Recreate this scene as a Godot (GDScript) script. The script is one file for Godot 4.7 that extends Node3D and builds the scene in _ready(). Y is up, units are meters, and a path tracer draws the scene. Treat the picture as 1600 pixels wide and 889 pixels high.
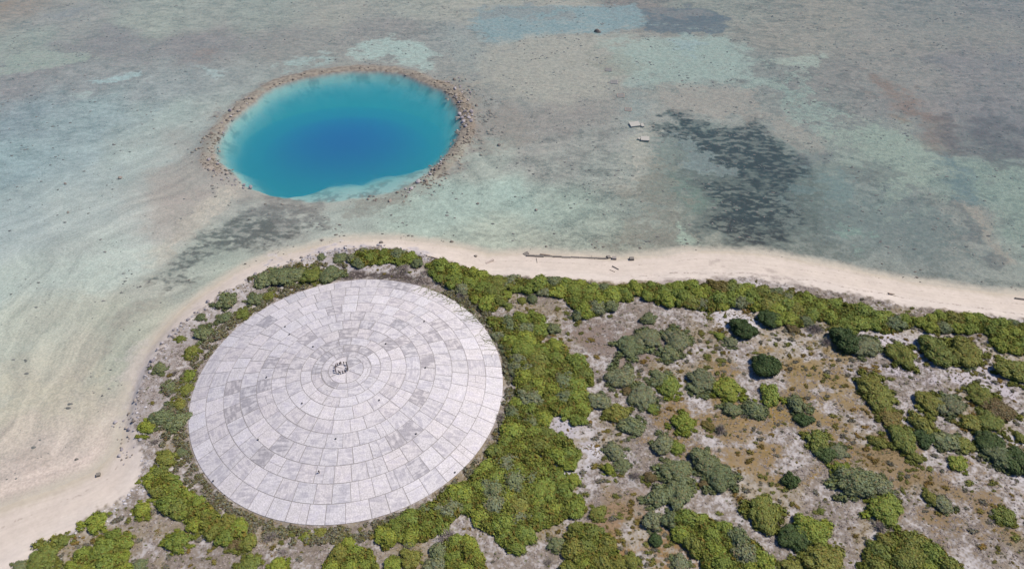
extends Node3D
# A concrete dome on a coral islet, a flooded blast crater in the reef flat beyond it, dry scrub, a beach.

const LIGHT := 2.0          # how much brighter a sunlit surface shows than its base colour
const MAP_X := -380.0
const MAP_Z := -395.0
const MAP_W := 890.0
const MAP_H := 500.625
const TEX_W := 2048
const TEX_H := 1152
const GROUND := 2.0         # height of the islet above the sea
const DOME_R := 57.0
const DOME_H := 8.2

var rng := RandomNumberGenerator.new()
var n_warp := FastNoiseLite.new()
var n_warp2 := FastNoiseLite.new()
var n_mid := FastNoiseLite.new()
var n_fine := FastNoiseLite.new()
var n_grain := FastNoiseLite.new()
var n_streak := FastNoiseLite.new()
var n_weed := FastNoiseLite.new()
var n_big := FastNoiseLite.new()
var taken := {}
var mats := {}

# ---------------------------------------------------------------- names and labels
func numbered(called: String) -> String:
	var k: int = taken.get(called, 0)
	taken[called] = k + 1
	return called if k == 0 else "%s_%03d" % [called, k]

func tag(o: Node, label: String, category: String, group := "", kind := "") -> Node:
	if label: o.set_meta("label", label)
	if category: o.set_meta("category", category)
	if group: o.set_meta("group", group)
	if kind: o.set_meta("kind", kind)
	return o

func put(called: String, mesh: Mesh, mat: Material, parent: Node = null) -> MeshInstance3D:
	var o := MeshInstance3D.new()
	o.mesh = mesh
	if mat: o.material_override = mat
	if parent:
		o.name = called
		parent.add_child(o, true)
	else:
		o.name = numbered(called)
		add_child(o, true)
	return o

func base(called: String, at: Vector3, turn := 0.0) -> Node3D:
	var o := Node3D.new()
	o.name = numbered(called)
	o.position = at
	o.rotation.y = turn
	add_child(o, true)
	return o

const ONES := ["", "first", "second", "third", "fourth", "fifth", "sixth", "seventh", "eighth", "ninth", "tenth", "eleventh", "twelfth", "thirteenth", "fourteenth", "fifteenth", "sixteenth", "seventeenth", "eighteenth", "nineteenth"]
const TENS := ["", "", "twenty", "thirty", "forty", "fifty", "sixty", "seventy", "eighty", "ninety"]
const TENTHS := ["", "", "twentieth", "thirtieth", "fortieth", "fiftieth", "sixtieth", "seventieth", "eightieth", "ninetieth"]
func ordinal(n: int) -> String:
	if n < 20: return ONES[n]
	if n % 10 == 0: return TENTHS[n / 10]
	return TENS[n / 10] + "-" + ONES[n % 10]

# ---------------------------------------------------------------- mesh building
class MB:
	var v := PackedVector3Array()
	var n := PackedVector3Array()
	var c := PackedColorArray()
	var uv := PackedVector2Array()
	var i := PackedInt32Array()
	func tri(a: Vector3, b: Vector3, d: Vector3, col := Color.WHITE) -> void:   # counter-clockwise seen from outside
		var k := v.size()
		v.append(a); v.append(d); v.append(b)
		c.append(col); c.append(col); c.append(col)
		i.append(k); i.append(k + 1); i.append(k + 2)
	func quad(a: Vector3, b: Vector3, d: Vector3, e: Vector3, col := Color.WHITE) -> void:
		tri(a, b, d, col)
		tri(a, d, e, col)
	func done() -> ArrayMesh:
		var arrays := []
		arrays.resize(Mesh.ARRAY_MAX)
		arrays[Mesh.ARRAY_VERTEX] = v
		if n.size(): arrays[Mesh.ARRAY_NORMAL] = n
		if c.size(): arrays[Mesh.ARRAY_COLOR] = c
		if uv.size(): arrays[Mesh.ARRAY_TEX_UV] = uv
		arrays[Mesh.ARRAY_INDEX] = i
		var m := ArrayMesh.new()
		m.add_surface_from_arrays(Mesh.PRIMITIVE_TRIANGLES, arrays)
		return m

func smooth_done(b: MB) -> ArrayMesh:      # shared vertices -> averaged normals
	b.n.resize(b.v.size())
	b.n.fill(Vector3.ZERO)
	for k in range(0, b.i.size(), 3):
		var p := b.v[b.i[k]]
		var nn := (b.v[b.i[k + 2]] - p).cross(b.v[b.i[k + 1]] - p)
		for j in 3: b.n[b.i[k + j]] += nn
	for k in b.n.size(): b.n[k] = b.n[k].normalized()
	return b.done()

func box_in(b: MB, t: Transform3D, s: Vector3, bevel := 0.0, col := Color.WHITE) -> void:
	var h := s / 2.0
	var e := minf(bevel, minf(h.x, minf(h.y, h.z)) * 0.9)
	var ps := []
	for y in [-h.y, h.y - e, h.y]:
		var q: float = e if y == h.y else 0.0
		ps.append([t * Vector3(-h.x + q, y, h.z - q), t * Vector3(h.x - q, y, h.z - q), t * Vector3(h.x - q, y, -h.z + q), t * Vector3(-h.x + q, y, -h.z + q)])
	for r in (2 if e > 0 else 1):
		var lo: Array = ps[r] if e > 0 else ps[0]
		var hi: Array = ps[r + 1] if e > 0 else ps[2]
		for k in 4: b.quad(lo[k], lo[(k + 1) % 4], hi[(k + 1) % 4], hi[k], col)
	b.quad(ps[2][0], ps[2][1], ps[2][2], ps[2][3], col)
	b.quad(ps[0][3], ps[0][2], ps[0][1], ps[0][0], col)

func tube_in(b: MB, a: Vector3, d: Vector3, ra: float, rb: float, sides := 5, col := Color.WHITE, cap := false) -> void:
	var ax := (d - a).normalized()
	var u := ax.cross(Vector3.UP if absf(ax.y) < 0.9 else Vector3.RIGHT).normalized()
	var w := ax.cross(u)
	for k in sides:
		var p := TAU * k / sides
		var q := TAU * (k + 1) / sides
		var e := u * cos(p) + w * sin(p)
		var f := u * cos(q) + w * sin(q)
		b.quad(a + e * ra, a + f * ra, d + f * rb, d + e * rb, col)
		if cap: b.tri(d, d + e * rb, d + f * rb, col)

# ---------------------------------------------------------------- materials
func lin(r: int, g: int, b: int) -> Color:
	return Color8(r, g, b).srgb_to_linear()

func surface(albedo: Color, rough := 0.9, vertex := false, spec := 0.3) -> StandardMaterial3D:   # albedo in linear values
	var m := StandardMaterial3D.new()
	m.albedo_color = albedo.linear_to_srgb()
	m.roughness = rough
	m.metallic_specular = spec
	m.vertex_color_use_as_albedo = vertex
	m.cull_mode = BaseMaterial3D.CULL_DISABLED
	return m

func setup_noise() -> void:
	for a in [[n_warp, 11, 0.018, 4], [n_warp2, 12, 0.018, 4], [n_mid, 13, 0.06, 4], [n_fine, 14, 0.28, 3], [n_grain, 15, 0.9, 2], [n_streak, 16, 1.0, 3], [n_big, 17, 0.008, 3], [n_weed, 18, 0.045, 6]]:
		var n: FastNoiseLite = a[0]
		n.noise_type = FastNoiseLite.TYPE_SIMPLEX
		n.seed = a[1]
		n.frequency = a[2]
		n.fractal_type = FastNoiseLite.FRACTAL_FBM
		n.fractal_octaves = a[3]
	n_weed.fractal_gain = 0.62

# ---------------------------------------------------------------- where the sea ends: radius of the islet and of the crater by direction
const TURN := 1440
var islet := Vector2(52.5, 65.4)
var pit := Vector2(-33.1, -170.6)
var shore_r := PackedFloat32Array()
var sand_r := PackedFloat32Array()
var shore_cos := PackedFloat32Array()
var pit_r := PackedFloat32Array()

func ring_table(c: Vector2, pts: Array, blur: int) -> PackedFloat32Array:
	var list := []
	for k in range(0, pts.size(), 2):
		var d := Vector2(pts[k], pts[k + 1]) - c
		list.append([d.angle(), d.length()])
	list.sort_custom(func(a, b): return a[0] < b[0])
	var raw := PackedFloat32Array()
	raw.resize(TURN)
	for k in TURN:
		var a := -PI + TAU * k / TURN
		var hi := 0
		while hi < list.size() and list[hi][0] < a: hi += 1
		var p: Array = list[(hi - 1 + list.size()) % list.size()]
		var q: Array = list[hi % list.size()]
		var span: float = fposmod(q[0] - p[0], TAU)
		var t: float = fposmod(a - p[0], TAU) / maxf(span, 1e-5)
		raw[k] = lerpf(p[1], q[1], t)
	var out := raw.duplicate()
	for k in TURN:
		var s := 0.0
		for j in range(-blur, blur + 1): s += raw[posmod(k + j, TURN)]
		out[k] = s / (2 * blur + 1)
	return out

func look(t: PackedFloat32Array, a: float) -> float:
	var f := (a + PI) / TAU * TURN
	var k := int(f)
	return lerpf(t[posmod(k, TURN)], t[posmod(k + 1, TURN)], f - k)

func setup_shapes() -> void:
	var unseen := [-170, 130, -150, 230, -60, 330, 80, 370, 220, 320, 340, 220, 420, 90, 380, 0]
	shore_r = ring_table(islet, [-117.7, 58, -105.8, 49.4, -91.9, 43.3, -80.2, 35.8, -76, 26.8, -77.4, 16, -79.6, 4.4, -81.5, -7.8, -81.9, -19.2, -80.4, -28.8, -76.6, -40, -69.5, -51.5, -59.2, -63.5, -44.9, -74.1, -26.5, -82, -9.6, -85.2, 7.9, -85.6, 25.6, -82.9, 41.7, -78.9, 50.4, -75.8, 77.5, -75.8, 105.9, -73.7, 128.8, -74.5, 139.3, -77.6, 158, -78, 174.6, -75.4, 193.1, -70.2, 213.5, -63.9, 230.6, -57.8, 250.5, -53, 275.7, -49.1, 299.2, -43] + unseen, 4)
	sand_r = ring_table(islet, [-109.3, 85, -88.1, 71.4, -75.4, 55.8, -66.2, 47.8, -63.6, 40.7, -66.7, 28.2, -73.7, 17.4, -77.1, 3, -77.2, -11.9, -73.6, -28.7, -65.6, -40.3, -58.1, -51.3, -44.8, -63.4, -29.9, -71.8, -13.8, -77, 3.2, -78.3, 17.9, -74, 32.4, -68, 49.4, -59.7, 68.6, -58.5, 87.7, -56.5, 103.8, -54.5, 125.6, -55.3, 142.3, -57.3, 158.9, -58.1, 177.1, -54.5, 194.5, -49.4, 218.6, -42.1, 242.8, -37.3, 266.7, -33, 289.5, -27.7] + [-150, 150, -130, 220, -50, 315, 80, 352, 210, 303, 325, 210, 400, 90, 365, 8], 4)
	shore_cos.resize(TURN)
	for k in TURN:
		var slope := (shore_r[(k + 6) % TURN] - shore_r[posmod(k - 6, TURN)]) / (12 * TAU / TURN) / shore_r[k]
		shore_cos[k] = 1.0 / sqrt(1.0 + slope * slope)
	pit_r = ring_table(pit, [-97.2, -161.2, -97.9, -174.5, -95.2, -193.8, -88.9, -210.1, -81.8, -227.3, -69.3, -236.8, -54.7, -243.2, -36.2, -247.3, -15.2, -245.6, -3.4, -241.6, 8.7, -231.2, 19.6, -223.5, 26.8, -210.1, 30.5, -195.9, 32.4, -179.7, 27.5, -161.2, 20, -144, 12.7, -131.1, -0.2, -120.9, -18, -116.7, -35.5, -113.6, -48, -117.2, -59.7, -120.4, -71.5, -127.3, -83.7, -140.6, -93.1, -150.4], 6)

# metres inland of the waterline (negative at sea), and how far inland the sand reaches there
func shore(x: float, z: float) -> Vector2:
	var d := Vector2(x, z) - islet
	var a := d.angle()
	var r := look(shore_r, a)
	var c := look(shore_cos, a)
	return Vector2((r - d.length()) * c, maxf((r - look(sand_r, a)) * c, 2.0))

func into_pit(x: float, z: float) -> float:      # metres inside the crater's edge
	var d := Vector2(x, z) - pit
	return look(pit_r, d.angle()) - d.length()

func rim_share(x: float, z: float) -> float:     # 1 where the crater's rim stands dry, 0 where it is under water
	var a := rad_to_deg(Vector2(x - pit.x, z - pit.y).angle())   # -90 is the far side, 90 the near side
	return smoothstep(-215.0, -200.0, a if a < 120 else a - 360) * (1.0 - smoothstep(18.0, 50.0, a if a < 120 else a - 360))

func shelf(x: float, z: float) -> float:         # 1 where the crater's wall is a gentle sand slope
	var a := rad_to_deg(Vector2(x - pit.x, z - pit.y).angle())
	return smoothstep(15.0, 45.0, a) * (1.0 - smoothstep(88.0, 115.0, a))

func height(x: float, z: float) -> float:
	var s := shore(x, z)
	var wob := n_mid.get_noise_2d(x, z)
	var y: float
	if s.x > 0:
		var t := clampf(s.x / s.y, 0.0, 1.0)
		y = GROUND * (0.22 * t + 0.78 * smoothstep(0.0, 1.0, t)) + (0.25 * wob + 0.12 * n_fine.get_noise_2d(x, z)) * t
		y += 0.5 * smoothstep(0.75, 1.0, t) * (1.0 - smoothstep(1.0, 2.2, s.x / s.y)) * 0.5
	else:
		y = -0.55 * (1.0 - exp(s.x / 14.0)) + 0.10 * wob * minf(1.0, -s.x / 10.0) + 0.03 * n_fine.get_noise_2d(x, z)
	var r := sqrt(x * x + z * z)
	if r < 75.0:
		var ring := 1.0 - smoothstep(60.0, 72.0, r)
		y = lerpf(y, 1.9 - 0.35 * exp(-pow((r - 60.0) / 2.5, 2.0)), ring)
	var q := into_pit(x, z) + 1.1 * n_warp.get_noise_2d(x * 4.0, z * 4.0)
	if q > -26.0:
		var share := rim_share(x, z)
		var lip := exp(-pow((q + 4.0) / 4.5, 2.0))
		y += lip * (0.85 * share + 0.25) + lip * 0.25 * n_fine.get_noise_2d(x, z) * share
		if q > 0.0:
			var gentle := shelf(x, z)
			var reach := lerpf(19.0, 44.0, gentle) * (1.0 + 0.16 * n_warp2.get_noise_2d(x * 2.0, z * 2.0))
			var t := 1.0 - exp(-pow(q / reach, lerpf(1.15, 1.75, gentle)))
			y -= 21.0 * t + 0.3 * smoothstep(0.0, 2.0, q)
	return y

# ---------------------------------------------------------------- the colour of sea floor, sand and soil, by place
var anchors := []
var patches := []
var bins := {}
const BIN := 16.0
var field := PackedColorArray()
const FX := 104
const FZ := 60

func anchor(x: int, z: int, r: int, g: int, b: int) -> void:
	anchors.append([Vector2(x, z), lin(r, g, b)])

# a patch of floor: outline, colour, strength, softness of its edge, wander of its outline, how far noise eats into it, land or sea
func patch(pts: Array, r: int, g: int, b: int, strength := 0.8, soft := 4.0, wander := 4.0, eaten := 4.0, holes := 0.4) -> void:
	var o := PackedVector2Array()
	for k in range(0, pts.size(), 2): o.append(Vector2(pts[k], pts[k + 1]))
	var box := Rect2(o[0], Vector2.ZERO)
	for p in o: box = box.expand(p)
	box = box.grow(soft + wander + eaten)
	var id := patches.size()
	patches.append([o, lin(r, g, b), strength, soft, wander, eaten, holes])
	for i in range(int(floor(box.position.x / BIN)), int(floor(box.end.x / BIN)) + 1):
		for j in range(int(floor(box.position.y / BIN)), int(floor(box.end.y / BIN)) + 1):
			var k := Vector2i(i, j)
			if not bins.has(k): bins[k] = PackedInt32Array()
			bins[k].append(id)

func outside(o: PackedVector2Array, p: Vector2) -> float:    # metres outside the outline, negative within
	var best := 1e9
	var within := false
	var a := o[o.size() - 1]
	for b in o:
		var e := b - a
		var w := p - a
		var h := clampf(w.dot(e) / maxf(e.length_squared(), 1e-6), 0.0, 1.0)
		best = minf(best, (w - e * h).length_squared())
		if (a.y > p.y) != (b.y > p.y) and p.x < e.x * (p.y - a.y) / e.y + a.x: within = not within
		a = b
	return -sqrt(best) if within else sqrt(best)

func setup_field() -> void:
	field.resize((FX + 1) * (FZ + 1))
	for j in FZ + 1:
		for i in FX + 1:
			var p := Vector2(MAP_X + MAP_W * i / FX, MAP_Z + MAP_H * j / FZ)
			var sum := Color(0, 0, 0, 0)
			var total := 0.0
			for a in anchors:
				var d: Vector2 = p - a[0]
				var w := 1.0 / pow(d.length_squared() + 60.0, 1.9)
				sum += a[1] * w
				total += w
			field[j * (FX + 1) + i] = sum / total

func field_at(x: float, z: float) -> Color:
	var u := clampf((x - MAP_X) / MAP_W * FX, 0.0, FX - 0.001)
	var v := clampf((z - MAP_Z) / MAP_H * FZ, 0.0, FZ - 0.001)
	var i := int(u)
	var j := int(v)
	var k := j * (FX + 1) + i
	return field[k].lerp(field[k + 1], u - i).lerp(field[k + FX + 1].lerp(field[k + FX + 2], u - i), v - j)

const SEA_TINT := Color(1.19, 1.14, 1.07)
const SAND := Color(0.82, 0.715, 0.615)
const WET := Color(0.68, 0.60, 0.48)
const GRAVEL := Color(0.65, 0.605, 0.585)
const BRUSH := Color(0.265, 0.215, 0.165)

func ground_color(x: float, z: float) -> Color:
	var s := shore(x, z)
	var w1 := n_warp.get_noise_2d(x, z)
	var w2 := n_warp2.get_noise_2d(x, z)
	var mid := n_mid.get_noise_2d(x, z)
	var fine := n_fine.get_noise_2d(x, z)
	var grain := n_grain.get_noise_2d(x, z)
	var weed := n_weed.get_noise_2d(x, z * 1.25)
	var weed2 := n_weed.get_noise_2d(x * 3.2 + 500.0, z * 5.0)
	var eat := 0.5 * weed2 + weed * 1.25 + mid * 0.4 + grain * 0.15
	var c: Color
	var e := s.x + 2.5 * w1 + 0.6 * fine
	var bare := 0.0
	if e < 6.0:
		c = field_at(x + 14.0 * w1, z + 14.0 * w2) * SEA_TINT
		# sediment combed along the shore near the islet, along the swell farther out
		var a := Vector2(x - islet.x, z - islet.y).angle()
		var flow := s.x + 30.0 * n_big.get_noise_2d(x * 0.8, z * 0.8) + 2.0 * w1
		var along := 0.40 * n_streak.get_noise_2d(a * 9.0, flow * 0.32) + 0.9 * n_streak.get_noise_2d(a * 2.4 + 50.0, flow * 0.07)
		var swell := n_streak.get_noise_2d(x * 0.035 + 40.0, z * 0.17 + w2)
		var near := 1.0 - smoothstep(70.0, 190.0, -s.x)
		var mottle := smoothstep(0.02, 0.34, weed + 0.30 * n_big.get_noise_2d(x, z)) * smoothstep(-60.0, 120.0, x - 0.35 * z - 40.0)
		var calm := 1.0 - 0.65 * near * smoothstep(30.0, -20.0, x)
		var k := 1.0 + lerpf(0.13 * swell, 0.23 * along, near) + calm * (0.06 * mid + 0.14 * fine + 0.22 * weed + 0.22 * weed2 - 0.32 * mottle) + 0.26 * grain
		var far := smoothstep(-170.0, -290.0, z)
		c = Color(c.r * (1.0 + 0.03 * far), c.g * (1.0 - 0.015 * far), c.b * (1.0 - 0.07 * far))
		var pale := near * smoothstep(20.0, -40.0, x)
		c = Color(c.r * k * (1.0 + 0.045 * pale), c.g * k * (1.0 - 0.025 * pale), c.b * k)
	if e > -7.0:
		var wet := WET.lerp(SAND, smoothstep(-1.0, 4.0, e))
		wet = wet.lerp(Color(0.88, 0.785, 0.70), 0.6 * smoothstep(0.55, 0.9, e / s.y))
		var k2 := 1.0 + 0.05 * mid + 0.05 * fine + 0.05 * grain + 0.06 * n_streak.get_noise_2d(Vector2(x - islet.x, z - islet.y).angle() * 6.0, s.x * 0.5)
		wet = Color(wet.r * k2, wet.g * k2, wet.b * k2)
		c = wet if e >= 6.0 else c.lerp(wet, smoothstep(-7.0, -0.5, e))
		var wrack := smoothstep(0.035, 0.0, absf(e / s.y - 0.80 + 0.05 * w1)) * smoothstep(0.0, 0.35, fine + 0.8 * grain + 0.3 * mid) * smoothstep(70.0, 130.0, x)
		wrack = maxf(wrack, 0.8 * smoothstep(0.03, 0.0, absf(e / s.y - 0.36 + 0.06 * w2)) * smoothstep(0.25, 0.55, fine + 0.7 * grain))
		c = c.lerp(Color(0.30, 0.24, 0.20), 0.7 * wrack)
		var inland := smoothstep(-1.2, 1.2, s.x - s.y + 1.6 * fine + 1.5 * mid)
		if inland > 0.0:
			var brush := smoothstep(-0.28, 0.30, 0.55 * fine + 0.7 * grain + 0.45 * weed + 0.25 * mid + 0.40 * w1 + 0.15)
			var soil := GRAVEL.lerp(BRUSH, 0.92 * brush)
			soil = soil.lerp(Color(0.40, 0.33, 0.20), 0.45 * smoothstep(0.0, 0.4, w2 + 0.4 * mid + 0.3 * weed))
			var k3 := 1.0 + 0.34 * grain + 0.16 * weed2
			c = c.lerp(Color(soil.r * k3, soil.g * k3, soil.b * k3), inland)
	var q := into_pit(x, z) + 1.1 * n_warp.get_noise_2d(x * 4.0, z * 4.0)
	if q > -30.0:
		# the crater: a band of broken brown reef round it, pale silt down its wall
		var share := rim_share(x, z)
		var band := smoothstep(-12.0, -5.0, q + 9.0 * eat) * (1.0 - smoothstep(-0.5, 1.5, q))
		c = c.lerp(Color(0.42, 0.37, 0.30).lerp(Color(0.25, 0.22, 0.19), clampf(0.5 + 1.6 * fine, 0.0, 1.0)), band * (0.25 + 0.6 * share))
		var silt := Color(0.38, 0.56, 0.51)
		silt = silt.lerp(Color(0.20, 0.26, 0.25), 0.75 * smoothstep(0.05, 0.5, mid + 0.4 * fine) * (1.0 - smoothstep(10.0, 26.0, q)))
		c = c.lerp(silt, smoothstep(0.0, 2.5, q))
	var list = bins.get(Vector2i(int(floor(x / BIN)), int(floor(z / BIN))))
	if list != null:
		for id in list:
			var pt: Array = patches[id]
			var d := outside(pt[0], Vector2(x + pt[4] * 2.0 * w1 + 1.2 * mid, z + pt[4] * 2.0 * w2 + 1.2 * fine))
			var soft: float = pt[3]
			var k4: float = smoothstep(-soft, soft, pt[5] * eat * 2.0 - d) * pt[2]
			if pt[6] > 0.0 and k4 > 0.0: k4 *= 1.0 - pt[6] * smoothstep(-0.12, 0.36, 0.5 * n_streak.get_noise_2d(x * 0.10 + z * 0.03, z * 0.28 - x * 0.05) + 0.55 * weed2 + 0.55 * weed)
			if pt[6] > 0.0: k4 *= 1.0 - smoothstep(-9.0, -1.0, e)
			if k4 > 0.0:
				var pc: Color = pt[1] * (SEA_TINT if s.x < 0.0 else Color.WHITE)
				var t := 1.0 + 0.20 * fine + 0.24 * grain + 0.14 * weed
				c = c.lerp(Color(pc.r * t, pc.g * t, pc.b * t), k4)
	return c

var rows := []
func paint_row(j: int) -> void:
	var b := PackedByteArray()
	b.resize(TEX_W * 3)
	var z := MAP_Z + MAP_H * (j + 0.5) / TEX_H
	for i in TEX_W:
		var c := ground_color(MAP_X + MAP_W * (i + 0.5) / TEX_W, z) * (1.0 / LIGHT)
		c = c.linear_to_srgb()
		b[i * 3] = clampi(int(c.r * 255.0 + 0.5), 0, 255)
		b[i * 3 + 1] = clampi(int(c.g * 255.0 + 0.5), 0, 255)
		b[i * 3 + 2] = clampi(int(c.b * 255.0 + 0.5), 0, 255)
	rows[j] = b

func ground_texture() -> ImageTexture:
	rows.resize(TEX_H)
	var job := WorkerThreadPool.add_group_task(paint_row, TEX_H)
	WorkerThreadPool.wait_for_group_task_completion(job)
	var all := PackedByteArray()
	for r in rows: all.append_array(r)
	rows.clear()
	return ImageTexture.create_from_image(Image.create_from_data(TEX_W, TEX_H, false, Image.FORMAT_RGB8, all))

func setup_floor_colors() -> void:
	# open reef flat: what grows or lies there, read off at places all over it
	anchor(-292, -343, 150, 140, 130)
	anchor(-247, -322, 154, 154, 151)
	anchor(-181, -322, 157, 163, 156)
	anchor(-118, -332, 151, 157, 151)
	anchor(-64, -332, 161, 161, 154)
	anchor(-7, -338, 162, 165, 158)
	anchor(33, -345, 168, 168, 160)
	anchor(106, -350, 170, 168, 160)
	anchor(152, -349, 140, 132, 128)
	anchor(197, -345, 150, 152, 145)
	anchor(283, -332, 150, 146, 138)
	anchor(346, -322, 142, 140, 136)
	anchor(412, -332, 138, 134, 132)
	anchor(-257, -288, 150, 157, 151)
	anchor(-209, -283, 141, 139, 138)
	anchor(-147, -283, 145, 140, 138)
	anchor(-88, -297, 145, 143, 140)
	anchor(-26, -312, 148, 145, 143)
	anchor(18, -292, 152, 155, 154)
	anchor(250, -292, 150, 147, 140)
	anchor(313, -292, 150, 146, 140)
	anchor(376, -292, 145, 140, 135)
	anchor(-236, -236, 145, 142, 142)
	anchor(-189, -232, 148, 150, 150)
	anchor(-145, -240, 150, 155, 155)
	anchor(37, -248, 152, 152, 148)
	anchor(60, -224, 150, 148, 142)
	anchor(218, -248, 140, 142, 138)
	anchor(254, -240, 140, 136, 132)
	anchor(296, -248, 145, 141, 136)
	anchor(339, -256, 138, 132, 132)
	anchor(371, -248, 138, 133, 132)
	anchor(-217, -188, 140, 152, 156)
	anchor(-174, -195, 150, 165, 166)
	anchor(-125, -188, 165, 178, 172)
	anchor(-109, -172, 160, 160, 152)
	anchor(60, -188, 156, 150, 143)
	anchor(96, -195, 152, 146, 140)
	anchor(117, -182, 152, 150, 143)
	anchor(130, -175, 165, 165, 158)
	anchor(240, -195, 142, 142, 136)
	anchor(297, -202, 142, 134, 130)
	anchor(331, -195, 132, 126, 126)
	anchor(-196, -145, 150, 168, 170)
	anchor(-166, -150, 158, 174, 174)
	anchor(-130, -145, 170, 184, 178)
	anchor(-110, -145, 170, 168, 158)
	anchor(-97, -122, 165, 160, 150)
	anchor(41, -145, 165, 170, 160)
	anchor(77, -156, 155, 152, 145)
	anchor(103, -145, 160, 163, 155)
	anchor(126, -145, 160, 160, 150)
	anchor(262, -156, 150, 160, 148)
	anchor(299, -128, 138, 152, 142)
	anchor(-175, -102, 165, 180, 178)
	anchor(-145, -102, 175, 188, 182)
	anchor(-116, -88, 182, 194, 186)
	anchor(-103, -102, 180, 176, 165)
	anchor(-52, -93, 165, 172, 162)
	anchor(-11, -97, 168, 180, 170)
	anchor(13, -97, 170, 184, 172)
	anchor(29, -117, 168, 184, 174)
	anchor(60, -117, 165, 182, 172)
	anchor(91, -112, 165, 178, 166)
	anchor(121, -107, 150, 155, 145)
	anchor(134, -93, 150, 152, 140)
	anchor(228, -107, 132, 140, 134)
	anchor(248, -102, 128, 132, 128)
	anchor(279, -97, 150, 148, 140)
	anchor(294, -93, 140, 150, 140)
	anchor(-156, -62, 175, 190, 180)
	anchor(-128, -62, 182, 195, 185)
	anchor(-99, -58, 172, 178, 165)
	anchor(-77, -58, 165, 178, 165)
	anchor(-68, -66, 168, 182, 168)
	anchor(-139, -28, 185, 195, 180)
	anchor(-117, -35, 182, 188, 172)
	anchor(-96, -35, 175, 182, 165)
	anchor(-126, -2, 190, 194, 176)
	anchor(-109, -5, 188, 186, 168)
	anchor(-92, -11, 178, 188, 170)
	anchor(-115, 21, 198, 192, 176)
	anchor(-100, 16, 194, 190, 174)
	anchor(-106, 37, 203, 195, 184)
	anchor(-86, 37, 205, 197, 186)
	anchor(46, -88, 172, 180, 166)
	anchor(75, -83, 170, 176, 162)
	anchor(107, -81, 160, 164, 150)

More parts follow.
